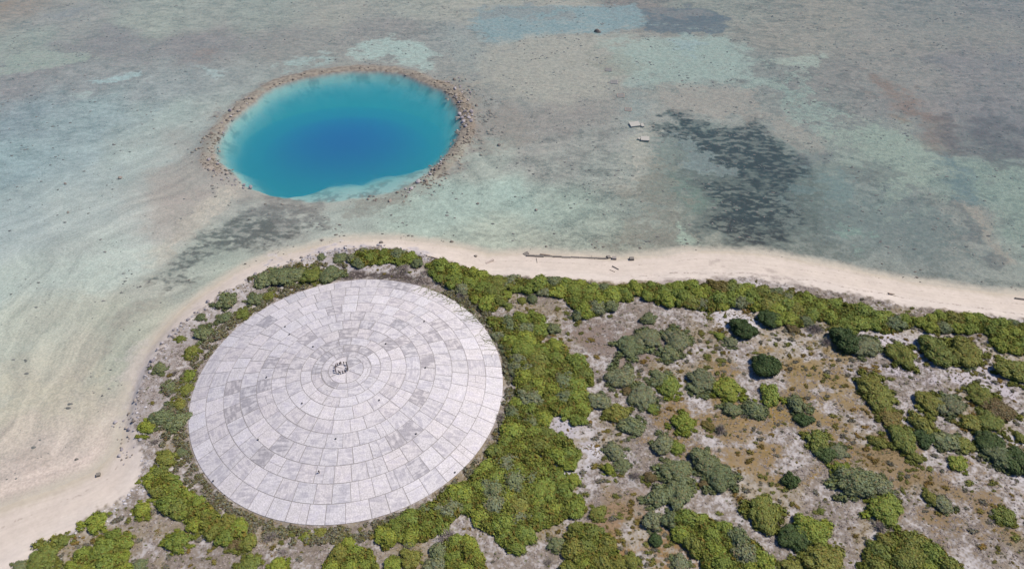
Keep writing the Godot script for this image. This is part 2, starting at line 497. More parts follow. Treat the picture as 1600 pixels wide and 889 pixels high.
func setup_patches() -> void:
	# far field: the blue-grey channel, its brown end, pale sand south of it
	patch([33.3, -340.9, 60.4, -345.3, 151.4, -347.5, 155.6, -311.7, 128.9, -303.8, 94.4, -299.9, 60.4, -288.5, 41.6, -286.7, 35.3, -311.7], 138, 158, 162, 0.9, 2.5, 2, 3, 0.3)
	patch([150.6, -340.9, 187.4, -345.3, 208.4, -326, 199.9, -299.9, 171.3, -301.9, 146.5, -307.8, 152.6, -321.9], 100, 103, 110, 0.92, 1.5, 2, 3, 0.2)
	patch([28.9, -338.8, 74, -345.3, 105.4, -338.8, 100.3, -328.1, 69.3, -330.2, 38.3, -326], 138, 134, 130, 0.7, 3, 3, 6)
	patch([155.4, -343.1, 191.2, -340.9, 193.7, -330.2, 157.3, -323.9], 140, 133, 128, 0.7, 3, 3, 5)
	patch([35.4, -286.7, 94.1, -294.2, 141.5, -301.9, 145.2, -265.1, 129.4, -232, 116.4, -216.7, 89.7, -205.7, 60.4, -216.7, 39.1, -240], 174, 170, 158, 0.85, 11, 5, 6)
	patch([127.7, -292.3, 179.5, -299.9, 200.4, -298, 211.8, -273.9, 206.9, -236, 182.4, -228.9, 160.3, -233.6, 136.6, -228.9, 124.4, -240], 160, 176, 167, 0.85, 10, 5, 7, 0.3)
	patch([100.5, -260.7, 121.9, -275.7, 135.6, -269.4, 135.1, -248.1, 122.5, -240, 107.7, -249.8], 138, 136, 122, 0.55, 4, 3, 7)
	patch([56.7, -209.4, 120.2, -216.7, 127.4, -198.6, 116.7, -181.6, 74.5, -181.6, 49.6, -195.2], 148, 140, 133, 0.5, 6, 4, 5)
	patch([138, -240, 141.7, -224.3, 135.1, -188.3, 125.5, -181.6, 125, -209.4, 131.3, -232], 148, 158, 154, 0.6, 5, 3, 4)
	# upper left
	patch([-263.4, -266.8, -243.2, -275.7, -208.9, -272.1, -201.3, -263.3, -213.7, -254.8, -235.2, -249.8, -253.3, -246.5], 158, 167, 155, 0.85, 2, 3, 3)
	patch([-197.9, -242.4, -187.6, -239.2, -176.9, -241.6, -168.2, -249.8, -164.2, -244, -170.9, -236, -182.9, -232, -191.8, -235.2], 164, 184, 184, 0.95, 1.5, 2, 3)
	patch([-208.9, -224.3, -199.9, -218.2, -189.3, -219.7, -191.1, -215.2, -200.1, -214.5], 165, 178, 174, 0.85, 1.5, 2, 3)
	patch([-138.1, -260.7, -128.3, -254.8, -115.1, -243.2, -121.2, -244, -130.1, -251.4], 168, 183, 181, 0.9, 1.5, 2, 4)
	patch([-260.4, -332.3, -242.6, -343.1, -241.7, -330.2, -250.1, -323.9], 130, 130, 132, 0.6, 2, 2, 6)
	patch([-244.1, -286.7, -213, -292.3, -212.2, -311.7, -194.8, -299.9, -168.3, -297, -139.5, -299.9, -99, -290.4, -103.7, -275.7, -140.1, -260.7, -181.8, -265.1, -205.6, -273.9], 138, 132, 132, 0.55, 5, 5, 6)
	patch([-140.6, -275.7, -125.8, -281.1, -125.8, -266.8, -134.9, -263.3], 140, 120, 108, 0.5, 4, 3, 5)
	patch([-307, -354.2, -294.1, -354.2, -298.2, -336.6], 150, 128, 105, 0.7, 4, 2, 3)
	# pale sand above the crater
	patch([-43.7, -272.1, -33.5, -286.7, -15.5, -294.2, -0.4, -290.4, 12.2, -272.1, 11.4, -251.4, 0.6, -256.5, -16.1, -263.3, -36.2, -263.3], 172, 190, 183, 0.9, 3, 3, 5)
	patch([-83, -256.5, -69.1, -266.8, -57.4, -273.9, -49.4, -265.1, -67.1, -256.5, -79.7, -250.6], 162, 180, 176, 0.85, 3, 3, 5)
	patch([17.4, -307.8, 28.4, -301.9, 39.5, -286.7, 36.8, -248.1, 20.3, -260.7, 14.1, -292.3], 160, 166, 160, 0.5, 6, 3, 4)
	# dark eelgrass bed and the sand fans that run into it
	patch([123.3, -162.5, 146.8, -195.2, 174.3, -188.3, 214.9, -156.4, 234.6, -144.6, 220.6, -102.1, 197.8, -76.7, 152.3, -78, 137, -81.1, 136.7, -107.1, 127.2, -127.8], 118, 128, 120, 0.75, 5, 5, 7)
	patch([141.5, -159.4, 194, -153.4, 223.2, -150.4, 224.1, -122.5, 220.4, -92.6, 201.6, -79.8, 158, -78, 135.6, -81.1, 134.4, -112.1], 92, 94, 88, 0.75, 8, 5, 10, 0.6)
	patch([145.5, -198.6, 155.2, -202.2, 162.4, -191.7, 169.4, -181.6, 180, -181.6, 193.1, -200.8, 198.4, -185, 202.2, -165.6, 211.6, -156.4, 208.5, -136.1, 200.5, -122.5, 184.5, -127.8, 165.3, -143.4, 151.1, -156.4, 144.3, -178.3], 46, 40, 40, 0.95, 4, 3, 6, 0.55)
	patch([156.3, -138.9, 183.3, -136.1, 202.1, -122.5, 198.6, -97.3, 184.8, -87, 159.5, -85.2, 148.2, -94.9, 155.4, -117.2], 46, 41, 39, 0.95, 6, 4, 9, 0.75)
	patch([149.5, -167.5, 161.8, -159.4, 171.9, -143.4, 160.6, -136.1, 149.6, -147.5], 142, 154, 152, 0.7, 1.5, 3, 7)
	patch([141.7, -138.9, 152.5, -136.1, 152.9, -112.1, 142.7, -97.3, 139, -112.1], 120, 138, 124, 0.6, 4, 3, 6)
	patch([151.2, -224.3, 174.7, -228.9, 204.1, -224.3, 203.4, -205.7, 187.3, -183, 188, -202.2, 179, -193.8, 169.5, -200.8, 156.8, -200.8, 146.6, -205.7], 162, 154, 144, 0.75, 2, 2, 3)
	patch([204.4, -202.2, 215.3, -195.2, 232.2, -168.7, 225.8, -158.8, 210.2, -157.6, 203.6, -175.1], 160, 154, 144, 0.75, 2.5, 2, 3)
	patch([208.9, -158.8, 229.5, -160, 229.8, -150.4, 211.9, -145.7], 102, 102, 104, 0.5, 3, 2, 4)
	# pale green sand among weed, farther right
	patch([222.5, -244, 233.9, -236, 243.8, -205.7, 244.4, -185, 231.7, -178.3, 219.8, -198.6, 211.7, -216.7], 150, 164, 154, 0.85, 1.5, 4, 9, 0.6)
	patch([228.2, -261.6, 243.5, -270.3, 257.1, -272.1, 255.6, -256.5, 239.3, -248.1, 228.8, -253.1], 165, 174, 162, 0.9, 2, 2, 3)
	patch([244.1, -184.3, 263.2, -188.3, 277.2, -178.3, 276.4, -165.6, 279.1, -147.5, 266.1, -125.1, 251.6, -116.2, 242, -107.1, 242.4, -122.5, 255, -137.7, 244.2, -153.4, 236.4, -168.7], 150, 162, 149, 0.9, 3, 4, 9, 0.6)
	patch([227.6, -143.4, 246.1, -149.2, 255.4, -138.9, 241.8, -127.8, 230.8, -133.3], 108, 108, 104, 0.7, 2, 3, 6)
	patch([214.7, -93.5, 224, -94.5, 224.9, -87, 217.3, -83.4, 212.9, -86.1], 146, 178, 162, 0.85, 2, 2, 4)
	patch([200.8, -107.1, 227.3, -113.1, 253.6, -117.2, 268, -107.1, 268.4, -74.5, 256.2, -66, 237.1, -74.5, 213.6, -81.1, 198.3, -87.9], 114, 122, 118, 0.75, 4, 5, 9, 0.6)
	patch([215.2, -145.7, 230.9, -143.4, 230.4, -122.5, 214.3, -111.1, 204.5, -119.8], 124, 142, 140, 0.6, 4, 4, 6)
	patch([294, -152.8, 309, -152.8, 322.7, -143.4, 324.9, -122.5, 299.8, -74.5, 291.7, -81.1, 290.8, -97.3, 292.5, -117.2, 291.3, -137.7], 142, 154, 142, 0.85, 5, 4, 9, 0.6)
	patch([284.2, -156.4, 291.5, -156.4, 290.3, -133.3, 290.5, -116.2, 281.7, -107.1, 279.2, -124.6], 108, 122, 124, 0.85, 2, 2, 4)
	patch([276.9, -112.1, 285.5, -112.1, 282.1, -90.2, 281.6, -69.4, 273.9, -71.1, 273.9, -87.9], 156, 148, 136, 0.85, 2, 2, 3)
	patch([274.9, -113.1, 276.7, -111.1, 276.2, -91.6, 275.4, -73.7, 271.9, -62.7, 269.1, -66.9, 270.6, -87, 271.5, -101.2], 104, 104, 102, 0.85, 1.5, 2, 3)
	patch([282.4, -240, 292, -236.8, 293.9, -216.7, 294.5, -195.2, 286.8, -185, 280.3, -193.8, 280.8, -216.7], 132, 106, 90, 0.75, 7, 3, 6)
	patch([285.9, -191.7, 304.5, -185, 299.6, -165.6, 285.5, -156.4, 281.6, -171.9], 126, 104, 92, 0.65, 6, 4, 5)
	patch([309.5, -188.3, 333.1, -193.1, 341.8, -181.6, 324.7, -147.5, 310.7, -145.7, 302.3, -156.4, 298.2, -171.9], 92, 84, 86, 0.75, 8, 5, 9)
	patch([327.3, -256.5, 392.3, -283, 374.9, -248.1, 349.1, -260.7], 126, 122, 124, 0.5, 5, 5, 8)
	patch([270.7, -292.3, 332.6, -321.9, 406.6, -311.7, 396.9, -292.3, 327.3, -297, 278.8, -278.4], 152, 147, 138, 0.5, 8, 6, 9)
	patch([169.8, -292.3, 185.5, -286.7, 178.4, -270.3, 164.7, -273.9], 150, 170, 176, 0.5, 4, 3, 4)
	# between the crater and the beach
	patch([-37.5, -108.1, -50.8, -113.1, -61.9, -108.1, -75.6, -91.6, -86.9, -80.7, -97.3, -62.7, -92, -57.8, -77.9, -70.2, -58.1, -75.4, -40.3, -85.6, -29.4, -97.3], 88, 86, 80, 0.9, 4, 3, 7, 0.6)
	patch([-69.4, -113.1, -54.9, -117.2, -36.5, -111.1, -30.3, -102.1, -42.8, -97.3, -59.9, -99.7], 128, 124, 120, 0.6, 4, 3, 6)
	patch([-96.6, -57.8, -98.6, -46.1, -100.8, -27.8, -102, -16.9, -98.3, -18.2, -95.1, -33.1, -94.1, -46.1], 156, 152, 140, 0.75, 2, 3, 5)
	patch([-82.9, -130.5, -86.3, -118.3, -94.9, -98.3, -102.9, -73.7, -96.3, -71.1, -86.8, -89.8, -77.3, -106.1, -72.8, -121.4], 196, 188, 174, 0.8, 4, 3, 4)
	patch([-111.9, -116.2, -97.2, -113.1, -88, -97.3, -93.3, -87, -109.2, -99.7], 160, 154, 145, 0.65, 5, 4, 7)
	patch([-114.4, -151.6, -97.5, -156.4, -87.6, -127.8, -90.6, -119.8, -104.4, -127.8], 158, 154, 146, 0.7, 5, 4, 6)
	patch([-117.6, -171.9, -101.4, -181.6, -96.7, -159.4, -107.6, -156.4], 150, 158, 154, 0.6, 3, 3, 5)
	patch([-18, -116.2, -10.4, -122.5, 9.9, -123.5, 13.6, -118.3, -0.5, -106.1, -12.3, -103.1], 132, 128, 118, 0.7, 2, 2, 8)
	patch([37.3, -188.3, 45.8, -203.6, 60.4, -196.6, 70.7, -168.7, 60.4, -155.2, 41.8, -158.8], 144, 134, 124, 0.65, 5, 4, 6)
	patch([18, -236, 33.2, -240, 45.5, -216.7, 40.5, -198.6, 29, -209.4], 150, 140, 128, 0.8, 3, 3, 5)
	patch([131.7, -189.7, 137.4, -173.8, 132.3, -156.4, 120.7, -126.7, 113.5, -124.6, 121.9, -153.4], 180, 176, 164, 0.8, 2.5, 2, 4)
	patch([119.1, -126.7, 139.7, -147.5, 141.6, -122.5, 136.8, -88.9, 136.6, -77.2, 117.8, -78, 103.8, -81.6, 123.5, -99.7], 134, 130, 118, 0.8, 2, 3, 7)
	patch([138.5, -99.2, 141.2, -83.4, 146.5, -78, 137.2, -77.2], 168, 188, 172, 0.8, 1.5, 1, 2)
	patch([-0.3, -104.6, 28.9, -122.5, 60.4, -127.8, 79.1, -117.2, 48.4, -99.7, 19.1, -90.2], 172, 190, 180, 0.5, 9, 6, 5)
	patch([-118.5, -87.9, -101.5, -81.1, -108.3, -53.8, -121.3, -46.1, -136.3, -61.9], 190, 203, 194, 0.5, 9, 6, 5)
	patch([-130.5, -0.1, -103.8, -4.7, -85.7, -1.6, -90.5, 10.3, -109.4, 14.6, -123.9, 13.1], 190, 184, 164, 0.6, 6, 5, 6)
	patch([-114.2, 32.5, -102.3, 29.9, -100.7, 32.5, -108.6, 35, -112.5, 36], 170, 158, 146, 0.6, 2, 2, 4)
	# on the islet: bare brown soil, ochre ground plants, white coral gravel, the dark hollow at the far edge of the dome
	patch([87.2, -28.7, 101.7, -33, 111.1, -25.9, 107, -12.5, 92.1, -10.9, 85.3, -19.1], 146, 128, 116, 0.75, 4, 3, 6, 0.0)
	patch([120.2, 11.8, 138.7, 0, 152.4, 11.8, 149.2, 33.3, 135.4, 37.1, 124.1, 28.2], 156, 130, 84, 0.75, 5, 4, 9, 0.0)
	patch([160.9, -12.5, 184.5, -17.4, 184.2, 6, 171.1, 25.5, 158.5, 14.6], 156, 132, 82, 0.75, 5, 4, 9, 0.0)
	patch([94.4, 60.1, 112, 62.3, 113.4, 71.4, 95.1, 71.4], 152, 116, 66, 0.8, 4, 4, 8, 0.0)
	patch([182.2, 25.5, 203.4, 33.3, 220.4, 43.1, 220.1, 52.4, 196.4, 50.2, 186.7, 43.1], 150, 126, 88, 0.7, 5, 5, 10, 0.0)
	patch([90.9, 43.1, 103.1, 38.3, 103.4, 52.4, 94.5, 59.1, 90.1, 52.4], 156, 136, 118, 0.6, 4, 4, 8, 0.0)
	patch([139, -39.5, 161.3, -34.4, 154.6, -27.7, 140, -31.2], 222, 216, 218, 0.85, 2, 2, 5, 0.0)
	patch([198, -24.2, 223.3, -27.7, 227.1, -12.5, 246.1, -6.1, 240.8, 0, 217.2, -6.1, 207.5, -12.5], 216, 208, 212, 0.8, 2, 2, 7, 0.0)
	patch([74.2, 11.8, 80.9, 16, 83.7, 25.5, 79.1, 28.2, 74.4, 19.6], 206, 200, 206, 0.8, 2, 2, 6, 0.0)
	patch([75.5, 35.8, 86.4, 33.3, 88.2, 38.3, 81.4, 44.3, 77.2, 43.1], 218, 214, 216, 0.8, 2, 2, 5, 0.0)
	patch([-85.5, -12.5, -68.6, -33, -52.8, -51.7, -41.6, -49.8, -62.2, -12.5, -63.4, 6, -64.5, 22.9, -76.5, 11.8], 190, 183, 182, 0.35, 3, 2, 6, 0.0)
	patch([-40.1, -67.1, -13.6, -75.7, 20.9, -72.2, 19, -61.7, -11.3, -61.7, -38, -57.7], 196, 190, 194, 0.75, 3, 2, 6, 0.0)
	patch([-14.4, -57.3, -7.1, -61.3, 5, -63.4, 19.1, -60.9, 25.5, -56.5, 16.8, -56.1, 0.2, -58.5], 84, 76, 72, 0.95, 1.2, 0.6, 1.5, 0.0)
	patch([122.9, -55.3, 148.7, -62.1, 177.4, -55.7, 201.7, -47.1, 193, -44.8, 168, -50.9, 141.9, -54.9], 172, 160, 152, 0.45, 2, 1, 5, 0.0)
	patch([-56.1, 22.9, -50.1, 33.3, -37.8, 45.5, -25.6, 52.4, -10.2, 57.3, -11.8, 59.1, -29.3, 53.8, -44.5, 44.3, -54, 33.3], 150, 142, 134, 0.7, 2, 1, 4, 0.0)
	patch([227.5, 28.2, 237.6, 25.5, 228.8, 43.1, 224.2, 39.5], 226, 222, 226, 0.7, 2, 2, 5, 0.0)

# one sheet of ground, fine where the picture looks, coarse out to the horizon
func steps(lo: float, hi: float, cell: float, far: float) -> PackedFloat32Array:
	var a := PackedFloat32Array()
	var left := []
	var d := cell
	var p := lo
	while p > -far:
		d *= 1.35
		p -= d
		left.push_front(p)
	for q in left: a.append(q)
	p = lo
	while p < hi:
		a.append(p)
		p += cell
	d = cell
	while p < far:
		a.append(p)
		d *= 1.35
		p += d
	a.append(p)
	return a

func build_ground() -> void:
	var xs := steps(-335.0, 455.0, 1.7, 6000.0)
	var zs := steps(-360.0, 85.0, 1.7, 6000.0)
	var nx := xs.size()
	var nz := zs.size()
	var b := MB.new()
	b.v.resize(nx * nz); b.n.resize(nx * nz); b.uv.resize(nx * nz)
	for j in nz:
		for i in nx:
			b.v[j * nx + i] = Vector3(xs[i], height(xs[i], zs[j]), zs[j])
			b.uv[j * nx + i] = Vector2((xs[i] - MAP_X) / MAP_W, (zs[j] - MAP_Z) / MAP_H)
	for j in nz:
		for i in nx:
			var l := b.v[j * nx + maxi(i - 1, 0)]
			var r := b.v[j * nx + mini(i + 1, nx - 1)]
			var u := b.v[maxi(j - 1, 0) * nx + i]
			var d := b.v[mini(j + 1, nz - 1) * nx + i]
			b.n[j * nx + i] = (d - u).cross(r - l).normalized()
	for j in nz - 1:
		for i in nx - 1:
			var k := j * nx + i
			b.i.append_array(PackedInt32Array([k, k + 1, k + nx, k + 1, k + nx + 1, k + nx]))
	var m := StandardMaterial3D.new()
	m.albedo_texture = ground_texture()
	m.texture_repeat = false
	m.roughness = 0.95
	m.metallic_specular = 0.15
	tag(put("ground", b.done(), m), "coral islet and shallow reef flat as one sheet of sand, rubble and silt", "ground", "", "structure")

func build_water() -> void:
	var pm := PlaneMesh.new()
	pm.size = Vector2(11000, 11000)
	var m := StandardMaterial3D.new()
	m.transparency = BaseMaterial3D.TRANSPARENCY_ALPHA
	m.albedo_color = Color(0.9, 1, 1, 0.02)
	m.roughness = 0.12
	m.metallic_specular = 0.36
	var nt := NoiseTexture2D.new()
	var nn := FastNoiseLite.new()
	nn.noise_type = FastNoiseLite.TYPE_SIMPLEX
	nn.frequency = 0.03
	nn.fractal_octaves = 4
	nn.seed = 5
	nt.noise = nn
	nt.width = 512
	nt.height = 512
	nt.seamless = true
	nt.as_normal_map = true
	nt.bump_strength = 3.0
	m.normal_enabled = true
	m.normal_texture = nt
	m.normal_scale = 0.35
	m.uv1_triplanar = true
	m.uv1_world_triplanar = true
	m.uv1_scale = Vector3(0.045, 0.045, 0.045)
	var o := put("water_surface", pm, m)
	o.position.y = 0.004
	tag(o, "clear shallow water over the reef flat and the crater, lightly rippled", "water", "", "structure")
	# the body of the water: sunlight scatters in it, so that depth shows as turquoise and blue
	# (name, shape, size, centre, colour, density, label)
	var bodies := [
		["lagoon_water", RenderingServer.FOG_VOLUME_SHAPE_BOX, Vector3(1600, 3.98, 1200), Vector3(60, -2.01, -160), Color(0.0, 0.86, 0.93), 0.05, "thin upper layer of clear turquoise lagoon water"],
		["silty_water", RenderingServer.FOG_VOLUME_SHAPE_BOX, Vector3(1600, 24, 1200), Vector3(60, -16.01, -160), Color(0.0, 0.68, 0.97), 0.11, "milky turquoise water along the crater's walls"],
		["deep_water", RenderingServer.FOG_VOLUME_SHAPE_ELLIPSOID, Vector3(124, 21, 102), Vector3(-32, -11.6, -171), Color(0.0, 0.26, 1.0), 0.075, "blue water filling the bowl of the crater"],
		["deep_water_core", RenderingServer.FOG_VOLUME_SHAPE_ELLIPSOID, Vector3(92, 17, 74), Vector3(-30, -10.0, -171), Color(0.0, 0.16, 1.0), 0.2, "deep blue clear water in the middle of the crater"],
	]
	for a in bodies:
		var f := FogVolume.new()
		f.shape = a[1]
		f.size = a[2]
		f.position = a[3]
		var fm := FogMaterial.new()
		fm.albedo = a[4].linear_to_srgb()
		fm.density = a[5]
		f.material = fm
		f.name = a[0]
		add_child(f, true)
		tag(f, a[6], "water", "", "structure")


# ---------------------------------------------------------------- the dome
const RINGS := [6.4, 9.05, 12.5, 16.45, 21.7, 26.9, 32.25, 38.3, 44.25, 50.7, 57.0]
const COUNTS := [6, 12, 16, 20, 26, 32, 38, 44, 48, 52]

func dome_at(r: float, a: float, sink := 0.0) -> Vector3:
	return Vector3(r * sin(a), DOME_H * (1.0 - pow(r / DOME_R, 2.0)) - sink, r * cos(a))

func slab_in(b: MB, r0: float, r1: float, a0: float, a1: float, off: Vector2, turn: float, tone: Color) -> void:
	var na := 3
	var nr := 2
	var rim := []
	var grid := []
	for j in nr + 1:
		var row := []
		for i in na + 1:
			row.append(dome_at(lerpf(r0, r1, float(j) / nr), lerpf(a0, a1, float(i) / na)))
		grid.append(row)
	var am := (a0 + a1) / 2.0
	var rm := (r0 + r1) / 2.0
	var first := b.v.size()
	for j in nr:
		for i in na:
			b.quad(grid[j][i], grid[j + 1][i], grid[j + 1][i + 1], grid[j][i + 1], tone)
	for i in na: rim.append(grid[0][i])
	for j in nr: rim.append(grid[j][na])
	for i in na: rim.append(grid[nr][na - i])
	for j in nr: rim.append(grid[nr - j][0])
	for k in rim.size():
		var p: Vector3 = rim[k]
		var q: Vector3 = rim[(k + 1) % rim.size()]
		b.quad(p, q, q + Vector3(0, -0.16, 0), p + Vector3(0, -0.16, 0), tone)
	for k in range(first, b.v.size()):
		var p := b.v[k]
		var r := sqrt(p.x * p.x + p.z * p.z)
		var a := wrapf(atan2(p.x, p.z) - am, -PI, PI)
		var q := Vector2(a * rm, r - rm).rotated(turn)
		b.uv.append(Vector2(p.x, p.z) / 40.0 if off.x < 0.6 else q / 34.0 + off)

func concrete_texture(worn: float, seed_: int) -> ImageTexture:
	var blot := FastNoiseLite.new()
	blot.seed = seed_
	blot.frequency = 0.016
	blot.fractal_octaves = 5
	var fine := FastNoiseLite.new()
	fine.seed = seed_ + 1
	fine.frequency = 0.11
	fine.fractal_octaves = 3
	var brush := FastNoiseLite.new()
	brush.seed = seed_ + 2
	brush.frequency = 0.02
	brush.fractal_octaves = 4
	var size := 512
	var bytes := PackedByteArray()
	bytes.resize(size * size * 3)
	for y in size:
		for x in size:
			var b := blot.get_noise_2d(x, y)
			var f := fine.get_noise_2d(x, y)
			var s := brush.get_noise_2d(x * 0.6, y * 2.6)
			var s2 := brush.get_noise_2d(x * 2.6 + 900.0, y * 0.6)
			var v := 0.91 + 0.13 * f + 0.09 * b
			var grime := smoothstep(0.0 - worn * 0.5, 0.65 - worn * 0.25, b * 1.1 + 0.75 * s + 0.30 * s2 + 0.35 * f)
			v *= 1.0 - (0.07 + 0.16 * worn) * grime
			var cool := 1.0 + 0.02 * grime
			var k := (y * size + x) * 3
			bytes[k] = clampi(int(255.0 * v), 0, 255)
			bytes[k + 1] = clampi(int(255.0 * v * 0.985), 0, 255)
			bytes[k + 2] = clampi(int(255.0 * v * cool), 0, 255)
	return ImageTexture.create_from_image(Image.create_from_data(size, size, false, Image.FORMAT_RGB8, bytes))

func build_dome() -> void:
	var dome := base("concrete_dome", Vector3(0, GROUND, 0))
	tag(dome, "wide shallow pale grey concrete dome of ringed slabs between scrub and beach", "dome")
	# the bed that shows in the joints
	var b := MB.new()
	var prev := []
	for j in 21:
		var r := (DOME_R - 0.12) * j / 20.0
		var row := []
		for i in 97: row.append(dome_at(r, TAU * i / 96.0, 0.06))
		if j:
			for i in 96: b.quad(prev[i], row[i], row[i + 1], prev[i + 1])
		prev = row
	for i in 96: b.quad(prev[i], prev[i] + Vector3(0, -1.2, 0), prev[i + 1] + Vector3(0, -1.2, 0), prev[i + 1])
	put("joint_bed", b.done(), surface(Color(0.215, 0.20, 0.195)), dome)
	var cm := []
	for k in 3:
		var m := surface(Color(0.56, 0.548, 0.535), 0.88, true, 0.25)
		m.albedo_texture = concrete_texture([0.1, 0.5, 1.0][k], 70 + 10 * k)
		cm.append(m)
	var wn := FastNoiseLite.new()
	wn.seed = 31
	wn.frequency = 0.035
	var r_in := 0.0
	for ring in RINGS.size():
		var r_out: float = RINGS[ring]
		var n: int = 6 if ring == 0 else COUNTS[ring - 1]
		var start := rng.randf() * TAU
		var cuts := PackedFloat32Array()
		for k in n: cuts.append(start + TAU * (k + rng.randf_range(-0.13, 0.13)) / n)
		cuts.append(cuts[0] + TAU)
		for k in n:
			var p := MB.new()
			var am := (cuts[k] + cuts[k + 1]) / 2.0
			var at := dome_at((r_in + r_out) / 2.0, am)
			var worn := 0.25 + 0.55 * wn.get_noise_2d(at.x, at.z) + 0.45 * exp(-Vector2(at.x - 8.0, at.z + 20.0).length_squared() / 480.0) + 0.25 * exp(-Vector2(at.x + 34.0, at.z - 8.0).length_squared() / 300.0) + rng.randf_range(-0.28, 0.28)
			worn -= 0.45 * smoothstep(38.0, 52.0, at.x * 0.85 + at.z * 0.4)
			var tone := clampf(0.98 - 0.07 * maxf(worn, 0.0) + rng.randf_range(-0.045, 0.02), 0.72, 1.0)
			var warm := rng.randf_range(-0.012, 0.012)
			var col := Color(tone + warm, tone, tone - warm)
			var off := Vector2(rng.randf(), rng.randf())
			var turn: float = [0.0, PI / 2, PI, -PI / 2][rng.randi() % 4]
			var jj := rng.randf_range(0.06, 0.15)
			var a0 := cuts[k] + jj / ((r_in + r_out) / 2.0)
			var a1 := cuts[k + 1] - jj / ((r_in + r_out) / 2.0)
			var ra := r_in + (jj if ring else 0.25)
			var rb := r_out - (jj if ring < RINGS.size() - 1 else 0.0)
			var kind := rng.randf()
			if ring > 0 and kind < 0.07:       # cracked or patched across
				var cut := lerpf(ra, rb, rng.randf_range(0.35, 0.65))
				slab_in(p, ra, cut - 0.06, a0, a1, off, turn, col)
				slab_in(p, cut + 0.06, rb, a0, a1, off + Vector2(0.3, 0.1), turn, col * 0.96)
			elif ring > 0 and kind < 0.17:
				var cut := lerpf(a0, a1, rng.randf_range(0.35, 0.65))
				var gap := 0.05 / r_out
				slab_in(p, ra, rb, a0, cut - gap, off, turn, col)
				if rng.randf() < 0.5:
					var c2 := lerpf(ra, rb, rng.randf_range(0.4, 0.6))
					slab_in(p, ra, c2 - 0.05, cut + gap, a1, off + Vector2(0.5, 0.2), turn, col * 0.97)
					slab_in(p, c2 + 0.05, rb, cut + gap, a1, off + Vector2(0.7, 0.3), turn, col)
				else:
					slab_in(p, ra, rb, cut + gap, a1, off + Vector2(0.5, 0.2), turn, col * 0.98)
			else:
				slab_in(p, ra, rb, a0, a1, off, turn, col)
			put("concrete_slab", p.done(), cm[0 if worn < 0.22 else (1 if worn < 0.62 else 2)], dome)
		r_in = r_out
	# short capped pipes in the slabs
	var pm := surface(Color(0.05, 0.05, 0.055), 0.7)
	var spots := [-28.6, -25.3, -26, -21.2, -15.6, -14.8, -29.8, 0.3, -14.3, 12.2, -26.1, 27.7, 0.3, 27.3, -36.7, 43.7, 13, 10.8, 27.5, 25.3, 41.7, 40.5, 12, -16.3, 25.7, -28.2, 28.2, -4.3]
	var places := ["near the slab crack left of the dome's far rim", "second of two close together on the far left of the dome", "on the worn slabs behind the people", "on pale slabs far left of the people", "on pale slabs just left below the people", "on the left flank of the dome", "straight below the people, half way down the dome", "at the dome's left lower edge", "just right below the people", "on the right lower flank of the dome", "close to the dome's right lower edge", "on grey slabs right behind the people", "on grey slabs toward the dome's far right", "on cracked slabs right of the people"]
	for k in places.size():
		var x: float = spots[2 * k]
		var z: float = spots[2 * k + 1]
		for t in 6:
			var y := dome_at(sqrt(x * x + z * z), 0.0).y + GROUND
			var s := (219.0 - y) / (219.0 - 6.0)
			x = 60.4 + (spots[2 * k] - 60.4) * s
			z = 177.2 + (spots[2 * k + 1] - 177.2) * s
		var y2 := dome_at(sqrt(x * x + z * z), 0.0).y + GROUND
		var pipe := base("capped_pipe", Vector3(x, y2, z))
		tag(pipe, "small dark capped pipe " + places[k], "pipe", "capped pipes in the dome")
		var pb := MB.new()
		tube_in(pb, Vector3(0, -0.1, 0), Vector3(0, 0.32, 0), 0.22, 0.22, 10)
		put("pipe_wall", pb.done(), pm, pipe)
		var pc := MB.new()
		tube_in(pc, Vector3(0, 0.32, 0), Vector3(0, 0.4, 0), 0.30, 0.27, 10, Color.WHITE, true)
		put("cap", pc.done(), pm, pipe)
	# vines that creep over the far right edge
	var strands := 0
	for g in 4:
		var vb := MB.new()
		for s in 20:
			var a := PI - lerpf(0.42, 1.28, (g + rng.randf()) / 4.0)
			var r := DOME_R + 1.5
			var head := PI + rng.randf_range(-0.9, 0.9)
			var len_ := rng.randf_range(3.0, 8.5)
			var p := Vector2(r * sin(a), r * cos(a))
			var dir := Vector2(sin(a), cos(a)).rotated(head)
			var done := 0.0
			while done < len_:
				dir = dir.rotated(rng.randf_range(-0.4, 0.4))
				var q := p + dir * 0.7
				var rp := p.length()
				var rq := q.length()
				if rq > DOME_R + 2.0: break
				var u := dome_at(minf(rp, DOME_R), 0).y + GROUND + 0.06
				var w := dome_at(minf(rq, DOME_R), 0).y + GROUND + 0.06
				tube_in(vb, Vector3(p.x, u, p.y), Vector3(q.x, w, q.y), 0.045, 0.03, 3, Color(0.7, 0.68, 0.5))
				if rng.randf() < 0.55:
					for leaf in 3:
						var lp := Vector3(q.x, w + 0.03, q.y)
						var ld := Vector3(rng.randf_range(-1, 1), 0.25, rng.randf_range(-1, 1)).normalized() * rng.randf_range(0.15, 0.3)
						var side := ld.cross(Vector3.UP) * 0.4
						vb.quad(lp, lp + ld * 0.5 + side, lp + ld, lp + ld * 0.5 - side, Color(0.75, 0.95, 0.45))
				p = q
				done += 0.7
		tag(put("creeping_vine", vb.done(), surface(Color(0.15, 0.155, 0.07), 0.85, true)), ["thin green vine creeping over the dome's far rim, nearest the dead hollow", "thin vine tangle on the far rim beside the grey dead bush", "thin vine runners spread over pale slabs on the dome's right shoulder", "thin vine runners on the dome's right rim by the green thicket"][g], "vine")

# ---------------------------------------------------------------- people at the crown of the dome
func smin(a: float, b: float, k: float) -> float:
	var h := maxf(k - absf(a - b), 0.0) / k
	return minf(a, b) - h * h * k * 0.25

